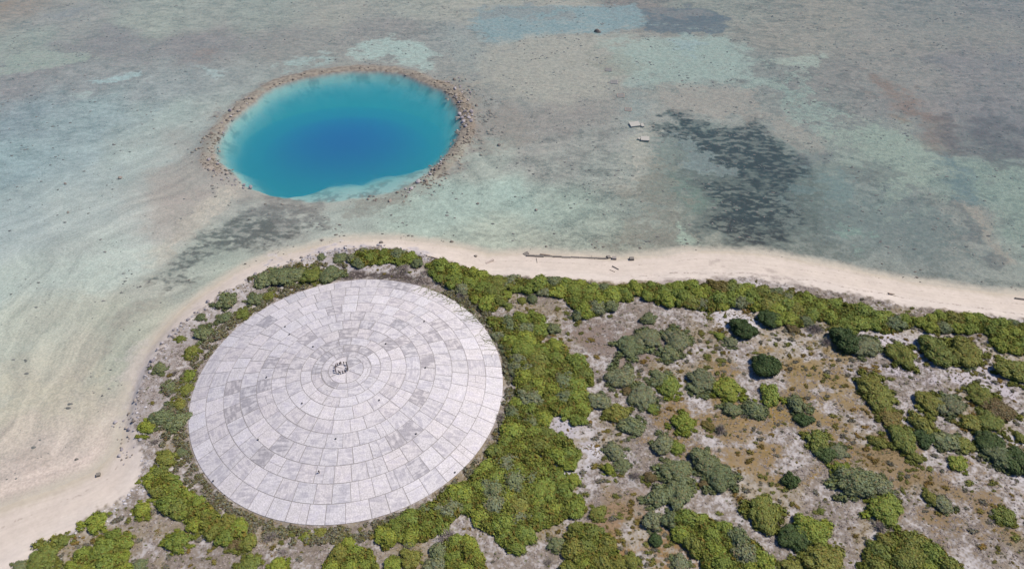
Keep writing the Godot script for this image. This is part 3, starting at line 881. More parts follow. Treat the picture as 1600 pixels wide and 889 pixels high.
func nets(b: MB, bones: Array, cell: float, k: float, paint: Callable) -> void:   # bones: [a, b, ra, rb]
	var lo := Vector3(1e9, 1e9, 1e9)
	var hi := -lo
	for o in bones:
		var r := maxf(o[2], o[3]) + k + cell * 2.0
		lo = lo.min(o[0] - Vector3(r, r, r)).min(o[1] - Vector3(r, r, r))
		hi = hi.max(o[0] + Vector3(r, r, r)).max(o[1] + Vector3(r, r, r))
	var nx := int((hi.x - lo.x) / cell) + 2
	var ny := int((hi.y - lo.y) / cell) + 2
	var nz := int((hi.z - lo.z) / cell) + 2
	var d := PackedFloat32Array()
	d.resize(nx * ny * nz)
	d.fill(1.0)
	for o in bones:
		var r := maxf(o[2], o[3]) + k + cell * 2.0
		var p0: Vector3 = ((o[0].min(o[1]) - Vector3(r, r, r) - lo) / cell).floor().max(Vector3.ZERO)
		var p1: Vector3 = ((o[0].max(o[1]) + Vector3(r, r, r) - lo) / cell).ceil()
		var e: Vector3 = o[1] - o[0]
		var ee := maxf(e.length_squared(), 1e-9)
		for z in range(int(p0.z), mini(int(p1.z) + 1, nz)):
			for y in range(int(p0.y), mini(int(p1.y) + 1, ny)):
				for x in range(int(p0.x), mini(int(p1.x) + 1, nx)):
					var p := lo + Vector3(x, y, z) * cell
					var t := clampf((p - o[0]).dot(e) / ee, 0.0, 1.0)
					var v: float = (p - o[0] - e * t).length() - lerpf(o[2], o[3], t)
					var at := (z * ny + y) * nx + x
					d[at] = smin(d[at], v, k)
	var ids := {}
	var corners := [Vector3i(0, 0, 0), Vector3i(1, 0, 0), Vector3i(0, 1, 0), Vector3i(1, 1, 0), Vector3i(0, 0, 1), Vector3i(1, 0, 1), Vector3i(0, 1, 1), Vector3i(1, 1, 1)]
	var edges := [[0, 1], [2, 3], [4, 5], [6, 7], [0, 2], [1, 3], [4, 6], [5, 7], [0, 4], [1, 5], [2, 6], [3, 7]]
	for z in nz - 1:
		for y in ny - 1:
			for x in nx - 1:
				var at := (z * ny + y) * nx + x
				var first := d[at] < 0
				var mixed := false
				var vs := [d[at], d[at + 1], d[at + nx], d[at + nx + 1], d[at + nx * ny], d[at + nx * ny + 1], d[at + nx * ny + nx], d[at + nx * ny + nx + 1]]
				for v in vs:
					if (v < 0) != first: mixed = true
				if not mixed: continue
				var sum := Vector3.ZERO
				var n := 0
				for ed in edges:
					var va: float = vs[ed[0]]
					var vb: float = vs[ed[1]]
					if (va < 0) != (vb < 0):
						sum += Vector3(corners[ed[0]]).lerp(Vector3(corners[ed[1]]), va / (va - vb))
						n += 1
				var p := lo + (Vector3(x, y, z) + sum / n) * cell
				ids[at] = b.v.size()
				b.v.append(p)
				b.c.append(paint.call(p))
	for z in range(1, nz - 1):
		for y in range(1, ny - 1):
			for x in range(1, nx - 1):
				var at := (z * ny + y) * nx + x
				var s := d[at] < 0
				for ax in 3:
					var step: int = [1, nx, nx * ny][ax]
					if (d[at + step] < 0) == s: continue
					var u: int = [nx, nx * ny, 1][ax]
					var w: int = [nx * ny, 1, nx][ax]
					var q := [ids.get(at, -1), ids.get(at - u, -1), ids.get(at - u - w, -1), ids.get(at - w, -1)]
					if q.min() < 0: continue
					if s: b.i.append_array(PackedInt32Array([q[0], q[2], q[1], q[0], q[3], q[2]]))
					else: b.i.append_array(PackedInt32Array([q[0], q[1], q[2], q[0], q[2], q[3]]))

func person_proto(pose: int) -> Dictionary:
	var el: Array = [Vector3(0.25, 1.13, -0.02), Vector3(0.36, 1.19, 0.03), Vector3(0.33, 1.14, -0.06)]
	var wr: Array = [Vector3(0.27, 0.88, 0.06), Vector3(0.50, 0.98, 0.06), Vector3(0.19, 1.00, 0.05)]
	var stride: float = [0.0, 0.02, 0.05][pose]
	var body := []
	var shirt := [[Vector3(0, 0.98, 0), Vector3(0, 1.2, 0.0), 0.135, 0.125], [Vector3(-0.11, 1.36, 0), Vector3(0.11, 1.36, 0), 0.11, 0.11], [Vector3(0, 1.2, 0.01), Vector3(0, 1.36, 0.0), 0.135, 0.13]]
	var trousers := [[Vector3(-0.08, 0.94, 0), Vector3(0.08, 0.94, 0), 0.125, 0.125]]
	body.append_array([[Vector3(-0.08, 0.94, 0), Vector3(0.08, 0.94, 0), 0.105, 0.105], [Vector3(0, 1.0, 0), Vector3(0, 1.34, 0), 0.115, 0.12], [Vector3(-0.12, 1.36, 0), Vector3(0.12, 1.36, 0), 0.09, 0.09], [Vector3(0, 1.4, 0), Vector3(0, 1.52, 0.01), 0.056, 0.052]])
	for s in [-1.0, 1.0]:
		var m := Vector3(s, 1, 1)
		var sh := Vector3(0.185 * s, 1.39, 0)
		body.append([sh, el[pose] * m, 0.052, 0.040])
		body.append([el[pose] * m, wr[pose] * m, 0.041, 0.028])
		shirt.append([sh, sh.lerp(el[pose] * m, 0.75), 0.068, 0.06])
		var hip := Vector3(0.09 * s, 0.92, 0)
		var kn := Vector3(0.10 * s, 0.49, 0.02 + stride * s)
		var an := Vector3(0.105 * s, 0.085, -0.02 + stride * 1.6 * s)
		body.append([hip, kn, 0.088, 0.056])
		body.append([kn, an, 0.056, 0.038])
		body.append([an + Vector3(0, -0.04, -0.02), an + Vector3(0.01 * s, -0.05, 0.15), 0.042, 0.03])
		trousers.append([hip, kn, 0.105, 0.078])
		trousers.append([kn, kn.lerp(an, 0.7), 0.077, 0.066])
	var head := [[Vector3(0, 1.635, -0.01), Vector3(0, 1.645, 0.01), 0.092, 0.088], [Vector3(0, 1.56, 0.03), Vector3(0, 1.60, 0.035), 0.052, 0.062], [Vector3(0, 1.535, 0.055), Vector3(0, 1.54, 0.06), 0.026, 0.026], [Vector3(0, 1.625, 0.098), Vector3(0, 1.592, 0.113), 0.010, 0.015], [Vector3(-0.035, 1.645, 0.088), Vector3(0.035, 1.645, 0.088), 0.013, 0.013], [Vector3(-0.02, 1.562, 0.088), Vector3(0.02, 1.562, 0.088), 0.009, 0.009], [Vector3(0, 1.5, 0.0), Vector3(0, 1.56, 0.01), 0.052, 0.055]]
	for s in [-1.0, 1.0]: head.append([Vector3(0.094 * s, 1.60, -0.005), Vector3(0.1 * s, 1.645, -0.012), 0.012, 0.015])
	var skin := func(p: Vector3) -> Color:
		for s in [-1.0, 1.0]:
			if p.distance_to(Vector3(0.033 * s, 1.624, 0.092)) < 0.014: return Color(0.12, 0.1, 0.09)
		if absf(p.y - 1.562) < 0.008 and absf(p.x) < 0.024 and p.z > 0.08: return Color(0.75, 0.4, 0.38)
		return Color(1, 1, 1)
	var b := MB.new()
	nets(b, body, 0.026, 0.05, skin)
	nets(b, head, 0.011, 0.02, skin)
	for s in [-1.0, 1.0]:
		var m := Vector3(s, 1, 1)
		var w: Vector3 = wr[pose] * m
		var along: Vector3 = (w - el[pose] * m).normalized()
		var across := Vector3(0, 0, 1).cross(along).normalized() if pose else Vector3(0, 0, 1)
		var palm := along.cross(across).normalized()
		var hand := [[w, w + along * 0.05, 0.026, 0.024], [w + along * 0.05 - across * 0.025, w + along * 0.075 - across * 0.03, 0.014, 0.013], [w + along * 0.05 + across * 0.02, w + along * 0.075 + across * 0.025, 0.014, 0.013]]
		for f in 4:
			var k: Vector3 = w + along * 0.085 + across * (0.03 - 0.02 * f)
			var l: float = [0.066, 0.076, 0.07, 0.054][f]
			var mid: Vector3 = k + along * l * 0.5 + palm * 0.006 * s
			hand.append([k, mid, 0.0095, 0.009])
			hand.append([mid, mid + along * l * 0.42 + palm * 0.022 * s, 0.009, 0.0075])
		var tb: Vector3 = w + along * 0.025 + across * 0.026
		hand.append([tb, tb + along * 0.035 + across * 0.026, 0.013, 0.011])
		hand.append([tb + along * 0.035 + across * 0.026, tb + along * 0.065 + across * 0.028, 0.011, 0.008])
		nets(b, hand, 0.0065, 0.006, skin)
	var white := func(_p: Vector3) -> Color: return Color.WHITE
	var sb := MB.new()
	nets(sb, shirt, 0.026, 0.05, white)
	var tb2 := MB.new()
	nets(tb2, trousers, 0.026, 0.04, white)
	var hb := MB.new()
	nets(hb, [[Vector3(0, 1.665, -0.022), Vector3(0, 1.675, 0.0), 0.094, 0.088], [Vector3(0, 1.60, -0.05), Vector3(0, 1.65, -0.04), 0.07, 0.08]], 0.016, 0.02, white)
	return {"body": smooth_done(b), "shirt": smooth_done(sb), "trousers": smooth_done(tb2), "hair": smooth_done(hb)}

func build_people() -> void:
	var protos := [person_proto(0), person_proto(1), person_proto(2)]
	var skins := [surface(Color(0.28, 0.16, 0.10), 0.6, true), surface(Color(0.45, 0.28, 0.2), 0.6, true)]
	var darks := [Color(0.02, 0.022, 0.03), Color(0.03, 0.03, 0.032), Color(0.05, 0.045, 0.05), Color(0.025, 0.035, 0.06), Color(0.06, 0.05, 0.045)]
	var cloth := []
	for c in darks: cloth.append(surface(c, 0.9))
	var hair := surface(Color(0.015, 0.012, 0.01), 0.6)
	var spots := []
	for k in 17:
		var a := TAU * (k + rng.randf_range(-0.3, 0.3)) / 17.0
		var r := 2.35 + rng.randf_range(-0.22, 0.22)
		spots.append([Vector2(-1.55 + r * sin(a), -0.2 + r * cos(a)), a + PI + rng.randf_range(-0.3, 0.3)])
	spots.append([Vector2(-2.8, 40.7), 0.9])
	for k in spots.size():
		var q: Vector2 = spots[k][0]
		var o := base("person", Vector3(q.x, GROUND + dome_at(q.length(), 0).y, q.y), spots[k][1])
		if k < 17: tag(o, "person in dark clothes in the dome-top ring, %s counter-clockwise from the near side" % ordinal(k + 1), "person", "people standing in a ring at the crown of the dome")
		else: tag(o, "person in dark clothes walking alone on the near slope of the dome", "person")
		var pr: Dictionary = protos[k % 3 if k < 17 else 2]
		put("body", pr.body, skins[k % 2], o)
		put("shirt", pr.shirt, cloth[rng.randi() % 5], o)
		put("trousers", pr.trousers, cloth[rng.randi() % 5], o)
		put("hair", pr.hair, hair, o)
		var sc := rng.randf_range(0.94, 1.06)
		o.scale = Vector3(sc, sc, sc)

# ---------------------------------------------------------------- shrubs and trees
var crowns := {}
var stems := []
var shrub_mats := {}
var zone_count := {}
var counts := {}

func crown_mesh(seed_: int, n_ros: int, leaf: float, n_lobes: int, wild: float) -> ArrayMesh:
	var r := RandomNumberGenerator.new()
	r.seed = seed_
	var lobes := [[Vector3(r.randf_range(-0.1, 0.1), 0.24, r.randf_range(-0.1, 0.1)), r.randf_range(0.62, 0.74), 0.8]]
	for k in n_lobes:
		var a := TAU * (k + r.randf_range(-0.35, 0.35)) / n_lobes
		var d := r.randf_range(0.45, 0.82)
		var rad := r.randf_range(0.16, 0.42)
		lobes.append([Vector3(cos(a) * d, r.randf_range(0.16, 0.42), sin(a) * d), rad, r.randf_range(0.65, 1.0)])
	for k in int(n_lobes * 0.7):
		var a := r.randf() * TAU
		var d := r.randf_range(0.05, 0.4)
		lobes.append([Vector3(cos(a) * d, r.randf_range(0.5, 0.66), sin(a) * d), r.randf_range(0.18, 0.28), r.randf_range(0.7, 0.95)])
	var b := MB.new()
	var weights := PackedFloat32Array()
	for l in lobes: weights.append(l[1] * l[1])
	var made := 0
	var tries := 0
	while made < n_ros and tries < n_ros * 8:
		tries += 1
		var l: Array = lobes[r.rand_weighted(weights)]
		var dir := Vector3(r.randfn(), absf(r.randfn()) * 1.1 - 0.35, r.randfn()).normalized()
		var p: Vector3 = l[0] + dir * Vector3(l[1], l[1] * l[2], l[1])
		if p.y < 0.02: continue
		var inside := false
		for m in lobes:
			if m == l: continue
			var q: Vector3 = (p - m[0]) / Vector3(m[1], m[1] * m[2], m[1])
			if q.length() < 0.93:
				inside = true
				break
		if inside: continue
		made += 1
		var n := (dir / Vector3(1, l[2], 1)).normalized()
		p += n * r.randf_range(-0.7, 0.55) * leaf * wild
		if r.randf() < 0.10: p += (n + Vector3(0, 0.5, 0)) * leaf * r.randf_range(0.3, 1.1)
		var u := n.cross(Vector3(r.randf() - 0.5, r.randf() - 0.5, r.randf() - 0.5)).normalized()
		var tone := r.randf_range(0.62, 1.0)
		var yel := r.randf()
		var col := Color(tone * lerpf(0.78, 1.0, yel), tone * lerpf(0.95, 0.97, yel), tone * lerpf(1.0, 0.6, yel))
		if r.randf() < 0.06: col = Color(tone, tone * 0.72, tone * 0.6)
		elif r.randf() < 0.04: col = Color(tone, tone * 0.93, tone)
		var big := r.randf_range(0.6, 1.5)
		if r.randf() < 0.035:
			var e := (n + Vector3(r.randfn(), 0.6, r.randfn()) * 0.5).normalized() * leaf * r.randf_range(1.2, 2.2)
			var w := e.cross(n + Vector3(0.3, 0.1, 0.2)).normalized() * leaf * 0.1
			b.quad(p - w, p + w, p + e + w * 0.4, p + e - w * 0.4, Color(0.95, 0.8, 0.95))
		var petals := 5
		var spin := r.randf() * TAU
		for k in petals:
			var a := spin + TAU * k / petals
			var out := u.rotated(n, a)
			var lift := r.randf_range(0.05, 0.75)
			var len_ := leaf * big * r.randf_range(0.7, 1.15)
			var tip := p + (out + n * lift).normalized() * len_
			var mid := p + (out + n * lift * 1.5).normalized() * len_ * 0.55
			var side := n.cross(out) * len_ * r.randf_range(0.24, 0.36)
			var shade := r.randf_range(0.88, 1.0)
			b.quad(p, mid - side, tip, mid + side, Color(col.r * shade, col.g * shade, col.b * shade))
	for l in lobes:      # the twiggy inside of each clump
		var rings := 5
		var segs := 9
		var grid := []
		for j in rings + 1:
			var row := []
			for i in segs + 1:
				var th := PI * j / rings
				var ph := TAU * (i % segs) / segs
				var wob := 0.90 + 0.07 * sin(5.0 * ph + 3.0 * th + seed_)
				row.append(l[0] + Vector3(sin(th) * cos(ph), cos(th) * l[2], sin(th) * sin(ph)) * l[1] * wob)
			grid.append(row)
		for j in rings:
			for i in segs:
				b.quad(grid[j][i], grid[j][i + 1], grid[j + 1][i + 1], grid[j + 1][i], Color(0.7, 0.74, 0.6))
	return b.done()

func twig_mesh(seed_: int) -> ArrayMesh:     # a bare grey bush: forking twigs, few leaves
	var r := RandomNumberGenerator.new()
	r.seed = seed_
	var b := MB.new()
	for k in 46:
		var a := r.randf() * TAU
		var lean := r.randf_range(0.15, 1.35)
		var dir := Vector3(sin(lean) * cos(a), cos(lean), sin(lean) * sin(a))
		var p := Vector3(r.randf_range(-0.12, 0.12), 0, r.randf_range(-0.12, 0.12))
		var q := p + dir * r.randf_range(0.35, 0.6)
		var g := r.randf_range(0.7, 1.0)
		tube_in(b, p, q, 0.016, 0.011, 3, Color(g, g, g))
		for t in 7:
			var f := q.lerp(p, r.randf() * 0.5)
			var e := (dir + Vector3(r.randfn(), r.randfn(), r.randfn()) * 0.5).normalized() * r.randf_range(0.25, 0.5)
			var side := e.cross(Vector3(r.randfn(), r.randfn(), r.randfn())).normalized() * 0.013
			b.quad(f - side, f + side, f + e + side * 0.5, f + e - side * 0.5, Color(g, g * 0.97, g * 0.97))
			if r.randf() < 0.3:
				var w := e.cross(Vector3.UP).normalized() * 0.035
				b.quad(f + e, f + e * 1.08 + w, f + e * 1.2, f + e * 1.08 - w, Color(0.75, 0.9, 0.5))
	return b.done()

func stem_mesh(seed_: int) -> ArrayMesh:
	var r := RandomNumberGenerator.new()
	r.seed = seed_
	var b := MB.new()
	tube_in(b, Vector3(0, -0.15, 0), Vector3(0, 0.14, 0), 0.07, 0.055, 7)
	for k in 6:
		var a := TAU * (k + r.randf() * 0.6) / 6.0
		var m := Vector3(cos(a) * 0.22, 0.26, sin(a) * 0.22)
		var e := Vector3(cos(a + 0.3) * 0.48, r.randf_range(0.34, 0.5), sin(a + 0.3) * 0.48)
		tube_in(b, Vector3(0, 0.08, 0), m, 0.045, 0.03, 5)
		tube_in(b, m, e, 0.03, 0.012, 5)
		tube_in(b, m, m + Vector3(cos(a - 0.7) * 0.2, 0.22, sin(a - 0.7) * 0.2), 0.024, 0.008, 5)
	return b.done()

func foliage(r: float, g: float, b: float) -> StandardMaterial3D:
	var m := surface(Color(r, g, b), 0.62, true, 0.35)
	m.backlight_enabled = true
	m.backlight = Color(r * 1.4, g * 1.4, b * 0.8).linear_to_srgb() * 0.5
	return m

func setup_plants() -> void:
	for k in 6: crowns["small%d" % k] = crown_mesh(100 + k, 900, 0.092, 11, 1.1)
	for k in 4: crowns["big%d" % k] = crown_mesh(200 + k, 2000, 0.066, 14, 1.0)
	for k in 3: crowns["bare%d" % k] = twig_mesh(300 + k)
	for k in 3: stems.append(stem_mesh(400 + k))
	# leaf colours of each kind, a few of each
	shrub_mats = {
		"green": [foliage(0.236, 0.268, 0.048), foliage(0.256, 0.278, 0.048), foliage(0.21, 0.246, 0.048), foliage(0.18, 0.215, 0.044)],
		"olive": [foliage(0.200, 0.205, 0.048), foliage(0.215, 0.205, 0.048), foliage(0.180, 0.20, 0.050)],
		"grey": [foliage(0.190, 0.205, 0.112), foliage(0.205, 0.210, 0.130), foliage(0.165, 0.185, 0.100)],
		"dark": [foliage(0.058, 0.092, 0.030), foliage(0.075, 0.108, 0.035)],
		"brown": [foliage(0.190, 0.145, 0.045), foliage(0.160, 0.115, 0.055)],
		"bare": [surface(Color(0.26, 0.225, 0.215), 0.9, true), surface(Color(0.22, 0.19, 0.18), 0.9, true)],
	}

var skirts := []
const KIND_NAME := {"green": "green_shrub", "olive": "olive_shrub", "grey": "grey_shrub", "dark": "dark_tree", "brown": "brown_shrub", "bare": "bare_bush"}
const KIND_WORD := {"green": "shrub", "olive": "shrub", "grey": "shrub", "dark": "tree", "brown": "shrub", "bare": "bush"}
var protos := {}

func shrub(kind: String, x: float, z: float, r: float, h: float, label: String, group := "", sink := 0.0) -> void:
	var size := "big" if r > 5.2 else "small"
	if kind == "bare": size = "bare"
	var n: int = {"big": 4, "small": 6, "bare": 3}[size]
	var key := "%s%d" % [size, rng.randi() % n]
	var called: String = KIND_NAME[kind]
	var root: Node3D
	var pk := kind + key
	if not protos.has(pk):
		root = base(called, Vector3.ZERO)
		put("crown", crowns[key], null, root)
		put("stem" if kind != "dark" else "trunk", stems[rng.randi() % 3], surface(Color(0.20, 0.16, 0.13)), root)
		protos[pk] = root
	else:
		root = protos[pk].duplicate()
		root.name = numbered(called)
		add_child(root, true)
	root.position = Vector3(x, height(x, z) - 0.05 - sink, z)
	root.rotation = Vector3(rng.randf_range(-0.06, 0.06), rng.randf() * TAU, rng.randf_range(-0.06, 0.06))
	var hs := h / 0.92
	var st := rng.randf_range(0.84, 1.18) if kind != "dark" else rng.randf_range(0.95, 1.05)
	var k_in := 1.06 if group != "" else (1.16 if x > -58.0 else 1.3)
	root.scale = Vector3(r / k_in * st, hs / (k_in * 0.92), r / k_in / st)
	if group == "" and kind != "bare" and kind != "dark":
		var lead: Color = [Color(0.20, 0.22, 0.045), Color(0.18, 0.18, 0.05), Color(0.165, 0.18, 0.095)][["green", "olive", "grey"].find(kind) if kind != "brown" else 1]
		for k in rng.randi_range(6, 13):
			var a := rng.randf() * TAU
			skirts.append([Vector2(x, z) + Vector2(cos(a) * st, sin(a) / st) * r * rng.randf_range(0.7, 1.12), r * rng.randf_range(0.12, 0.28), lead])
	var list: Array = shrub_mats[kind]
	(root.get_child(0) as MeshInstance3D).material_override = list[rng.randi() % list.size()]
	for m in ["label", "category", "group", "kind"]:
		if root.has_meta(m): root.remove_meta(m)
	tag(root, label, KIND_WORD[kind], group)

const WORD := {"green": "bright green", "olive": "olive green", "grey": "grey-green", "dark": "dark green", "brown": "yellow-brown", "bare": "bare grey"}

# a thicket: shrubs crowded together inside an outline, counted off from one end in rows
func thicket(pts: Array, spacing: float, r_lo: float, r_hi: float, mix: Dictionary, axis: Vector2, where: String, end: String, side_a: String, side_b: String, group: String, hf := 0.62) -> void:
	var o := PackedVector2Array()
	for k in range(0, pts.size(), 2): o.append(Vector2(pts[k], pts[k + 1]))
	var box := Rect2(o[0], Vector2.ZERO)
	for p in o: box = box.expand(p)
	var got := []
	for t in int(box.get_area() * 3.0 / spacing):
		var p := box.position + Vector2(rng.randf(), rng.randf()) * box.size
		var out := outside(o, p)
		if out > -r_lo * 0.42: continue
		var free := true
		for q in got:
			if p.distance_squared_to(q[0]) < spacing * spacing:
				free = false
				break
		if not free: continue
		var r := clampf(minf(-out + 1.8, rng.randf_range(r_lo, r_hi) * 1.15), r_lo * 0.9, r_hi * 1.15)
		got.append([p, r, -out])
	got.sort_custom(func(a, b): return a[0].dot(axis) < b[0].dot(axis))
	for t in int(box.get_area() / 2.2):
		var p := box.position + Vector2(rng.randf(), rng.randf()) * box.size
		var out := outside(o, p)
		if out < -0.6: under.append([p, minf(-out, 1.6)])
	var names := mix.keys()
	var weights := PackedFloat32Array()
	for k in names: weights.append(mix[k])
	var tally := {}
	for g in got:
		var kind: String = names[rng.rand_weighted(weights)]
		var p: Vector2 = g[0]
		# same kinds keep together
		var pick := n_mid.get_noise_2d(p.x * 1.3 + 77.0, p.y * 1.3)
		if pick > 0.36 and mix.has("grey"): kind = "grey"
		elif pick < -0.15: kind = names[0]
		var off := p.dot(Vector2(-axis.y, axis.x))
		var side := side_a
		var near := 1e9
		var far := -1e9
		for q in got:
			if absf((q[0] - p).dot(axis)) < 6.0:
				near = minf(near, q[0].dot(Vector2(-axis.y, axis.x)))
				far = maxf(far, q[0].dot(Vector2(-axis.y, axis.x)))
		if off > (near + far) / 2.0: side = side_b
		var key := kind + side
		tally[key] = tally.get(key, 0) + 1
		shrub(kind, p.x, p.y, g[1], g[1] * hf * rng.randf_range(0.85, 1.2) + 0.5, "%s %s %s, %s, %s from %s" % [WORD[kind], KIND_WORD[kind], where, side, ordinal(tally[key]), end], group)

var under := []
var dry := []
func dry_patch(pts: Array, per: float) -> void:
	var o := PackedVector2Array()
	for k in range(0, pts.size(), 2): o.append(Vector2(pts[k], pts[k + 1]))
	var box := Rect2(o[0], Vector2.ZERO)
	for p in o: box = box.expand(p)
	for t in int(box.get_area() / per):
		var p := box.position + Vector2(rng.randf(), rng.randf()) * box.size
		if outside(o, p) < 0.0 and p.length() > DOME_R + 1.2: dry.append([p, rng.randf_range(0.3, 1.0)])

func build_undergrowth() -> void:
	for t in 1500:
		var a := rng.randf() * TAU
		var r := DOME_R + 1.4 + 5.0 * pow(rng.randf(), 1.5)
		var q := Vector2(sin(a), cos(a)) * r
		if n_mid.get_noise_2d(q.x * 1.6, q.y * 1.6) < (-0.08 if q.x > -20.0 or q.y < 10.0 else -0.2): continue
		if q.y < -50.0 and q.x > -14.0 and q.x < 30.0: continue
		dry.append([q, rng.randf_range(0.2, 0.6)])
	var dat := []
	var dtint := PackedColorArray()
	for u in dry:
		var p: Vector2 = u[0]
		var r: float = rng.randf_range(0.6, 1.0) * (0.7 + u[1])
		dat.append(Transform3D(Basis(Vector3.UP, rng.randf() * TAU).scaled(Vector3(r, r * 0.75, r)), Vector3(p.x, height(p.x, p.y) - 0.1, p.y)))
		var g := rng.randf_range(0.7, 1.1)
		dtint.append(Color(0.17 * g, 0.155 * g, 0.085 * g).lerp(Color(0.22, 0.19, 0.165), rng.randf() * 0.9))
	tag(scatter("low_scrub", crown_mesh(901, 90, 0.34, 4, 1.4), surface(Color.WHITE, 0.8, true, 0.2), dat, dtint), "low dry grey-olive scrub round the foot of the dome", "scrub", "", "stuff")
	var at := []
	var tint := PackedColorArray()
	for u in under:
		var p: Vector2 = u[0]
		if p.length() < DOME_R + 1.0: continue
		var r: float = rng.randf_range(0.7, 1.1) * (0.8 + 0.75 * u[1])
		at.append(Transform3D(Basis(Vector3.UP, rng.randf() * TAU).scaled(Vector3(r, r * 0.9, r)), Vector3(p.x, height(p.x, p.y) - 0.1, p.y)))
		var g := rng.randf_range(0.8, 1.1)
		tint.append(Color(0.185 * g, 0.205 * g, 0.036 * g).lerp(Color(0.17, 0.16, 0.05), rng.randf() * 0.5))
	tag(scatter("undergrowth", crown_mesh(900, 90, 0.34, 4, 1.0), surface(Color.WHITE, 0.7, true, 0.3), at, tint), "low leafy growth filling the thickets between their shrubs", "undergrowth", "", "stuff")
	print("undergrowth ", at.size())

func build_thickets() -> void:
	dry_patch([-67.3, 0, -61.1, -3, -57.4, 11.8, -53.9, 25.5, -49.5, 33.8, -49.2, 39.5, -54.6, 37.8, -61.4, 28.2, -66.9, 17.4, -66.6, 8.9], 5.5)
	dry_patch([-54.6, -31.2, -47.9, -41, -41, -49.8, -29.6, -56.9, -25.9, -54.5, -37.7, -44.8, -45.9, -33, -53.8, -21.8, -58, -16.4, -60.8, -22.5], 7.0)
	dry_patch([-52.7, -56.5, -44.5, -62.1, -31.7, -67.1, -12.5, -68.8, -11.1, -60.5, -29.4, -55.7, -44.5, -50.9], 8.0)
	dry_patch([33.6, -49.8, 44.4, -47.1, 51.3, -36.6, 57.9, -12.5, 60.4, 6, 58.1, 17.4, 59.5, 0, 54.1, -22.5, 44.8, -36.6, 37.8, -45.9], 2.5)
	dry_patch([-18.4, 56.9, -6, 58.2, 12.1, 58.2, 27.9, 54.7, 39.6, 47.8, 40.9, 51.3, 28.3, 59.1, 12.7, 62.3, -5.1, 62.3, -15.4, 60.8], 3.5)
	thicket([22, -65.5, 27.3, -68.8, 33.9, -66.3, 43.8, -62.1, 50.8, -58.5, 68.6, -56.5, 87.6, -55.7, 94.1, -51.7, 103.6, -52.5, 114.5, -53.3, 130.7, -53.3, 141.8, -54.5, 155.2, -53.7, 167.7, -49.8, 181, -49, 190.1, -44, 204.5, -39.5, 216, -35.1, 222.5, -31.9, 234.4, -35.9, 249.2, -34.1, 270.1, -29.4, 261.4, -12.5, 248.6, -16.4, 248, -25.9, 235.3, -25.9, 229.5, -24.2, 221.5, -29.4, 209.7, -25.2, 200.1, -26.6, 189, -23.9, 186.8, -33, 175.3, -28.7, 165.4, -30.1, 161.9, -36.6, 152.3, -40.3, 141.2, -37.3, 128.6, -40.3, 120.9, -41, 113.6, -46.3, 103.6, -39.5, 94, -33.7, 86.4, -35.9, 81.7, -45.9, 71.1, -47.8, 60.4, -49.4, 57.8, -43.3, 52.6, -37.7, 44.5, -43.3, 37.6, -49, 30.5, -54.9, 24.6, -60.9], 4.3, 3.1, 4.8, {"green": 0.66, "olive": 0.26, "grey": 0.05, "brown": 0.03}, Vector2(1, 0), "in the beach hedge", "the dome", "inland side", "sea side", "shrubs of the long hedge behind the beach", 0.48)
	thicket([49.3, -32.3, 52.6, -35.9, 57.8, -33, 66.1, -36.6, 73.4, -34.8, 74.9, -25.9, 69.9, -19.1, 80.4, -20.8, 82.1, -14.1, 89.7, -11.5, 90.8, 0, 87.9, 3.6, 89.6, 11.8, 83.6, 19.1, 79.1, 14.6, 74.6, 14.6, 73.2, 21.5, 80.8, 25.5, 84, 30.8, 82.3, 36.3, 76.9, 37.1, 79.6, 45.5, 83.6, 47.8, 84.4, 52.4, 77, 55.1, 74.9, 56.9, 66.8, 59.5, 63.7, 65.9, 58.4, 66.9, 56.4, 61.2, 48.3, 57.3, 44.4, 52.4, 38.4, 59.5, 32.6, 62.7, 21.1, 65.9, 17.9, 59.1, 22.3, 55.8, 31.6, 51.3, 39.4, 44.3, 47.6, 39, 52.2, 32.8, 56, 25.5, 58.6, 14.6, 62, 6, 59.7, -9.3, 55.9, -19.1, 52, -27.7], 4.3, 2.9, 4.6, {"green": 0.8, "olive": 0.14, "grey": 0.06}, Vector2(0.35, 0.94).normalized(), "in the thicket against the dome", "the beach", "outer side", "dome side", "shrubs of the thicket that hugs the right flank of the dome", 0.38)
	thicket([-60.7, 41.2, -59.2, 38.3, -56.4, 37.1, -47, 43.1, -41.4, 47.4, -32.4, 53.6, -23.1, 58, -18.2, 61.6, -20.4, 64.6, -28.7, 63.3, -37.7, 59.5, -44.9, 56, -51.2, 52.4, -55.9, 46], 4.0, 2.3, 3.8, {"green": 0.7, "olive": 0.3}, Vector2(1, 0.3).normalized(), "in the dome's lower-left thicket", "the beach", "dome side", "outer side", "shrubs below the left flank of the dome", 0.5)
	thicket([-74.6, 73.6, -71.1, 65.9, -66.4, 60.4, -59.9, 59.3, -56.6, 63.3, -57, 68.5, -53.6, 74.6], 4.2, 2.6, 4.0, {"green": 1.0}, Vector2(1, -0.5).normalized(), "in the beach corner's clump", "the sand", "far side", "near side", "shrubs of the clump at the beach corner", 0.5)
	thicket([108.5, 53.8, 113.7, 52, 119.6, 53.6, 130.7, 58.6, 137.2, 65, 139.9, 73.6, 119.8, 73.6, 114.4, 65.9, 111.2, 61.2], 4.6, 3.0, 4.6, {"green": 0.8, "olive": 0.1, "grey": 0.1}, Vector2(1, 0.5).normalized(), "in the long wedge of scrub", "the grey mass", "far side", "near side", "shrubs of the long wedge in the lower middle of the scrub", 0.55)
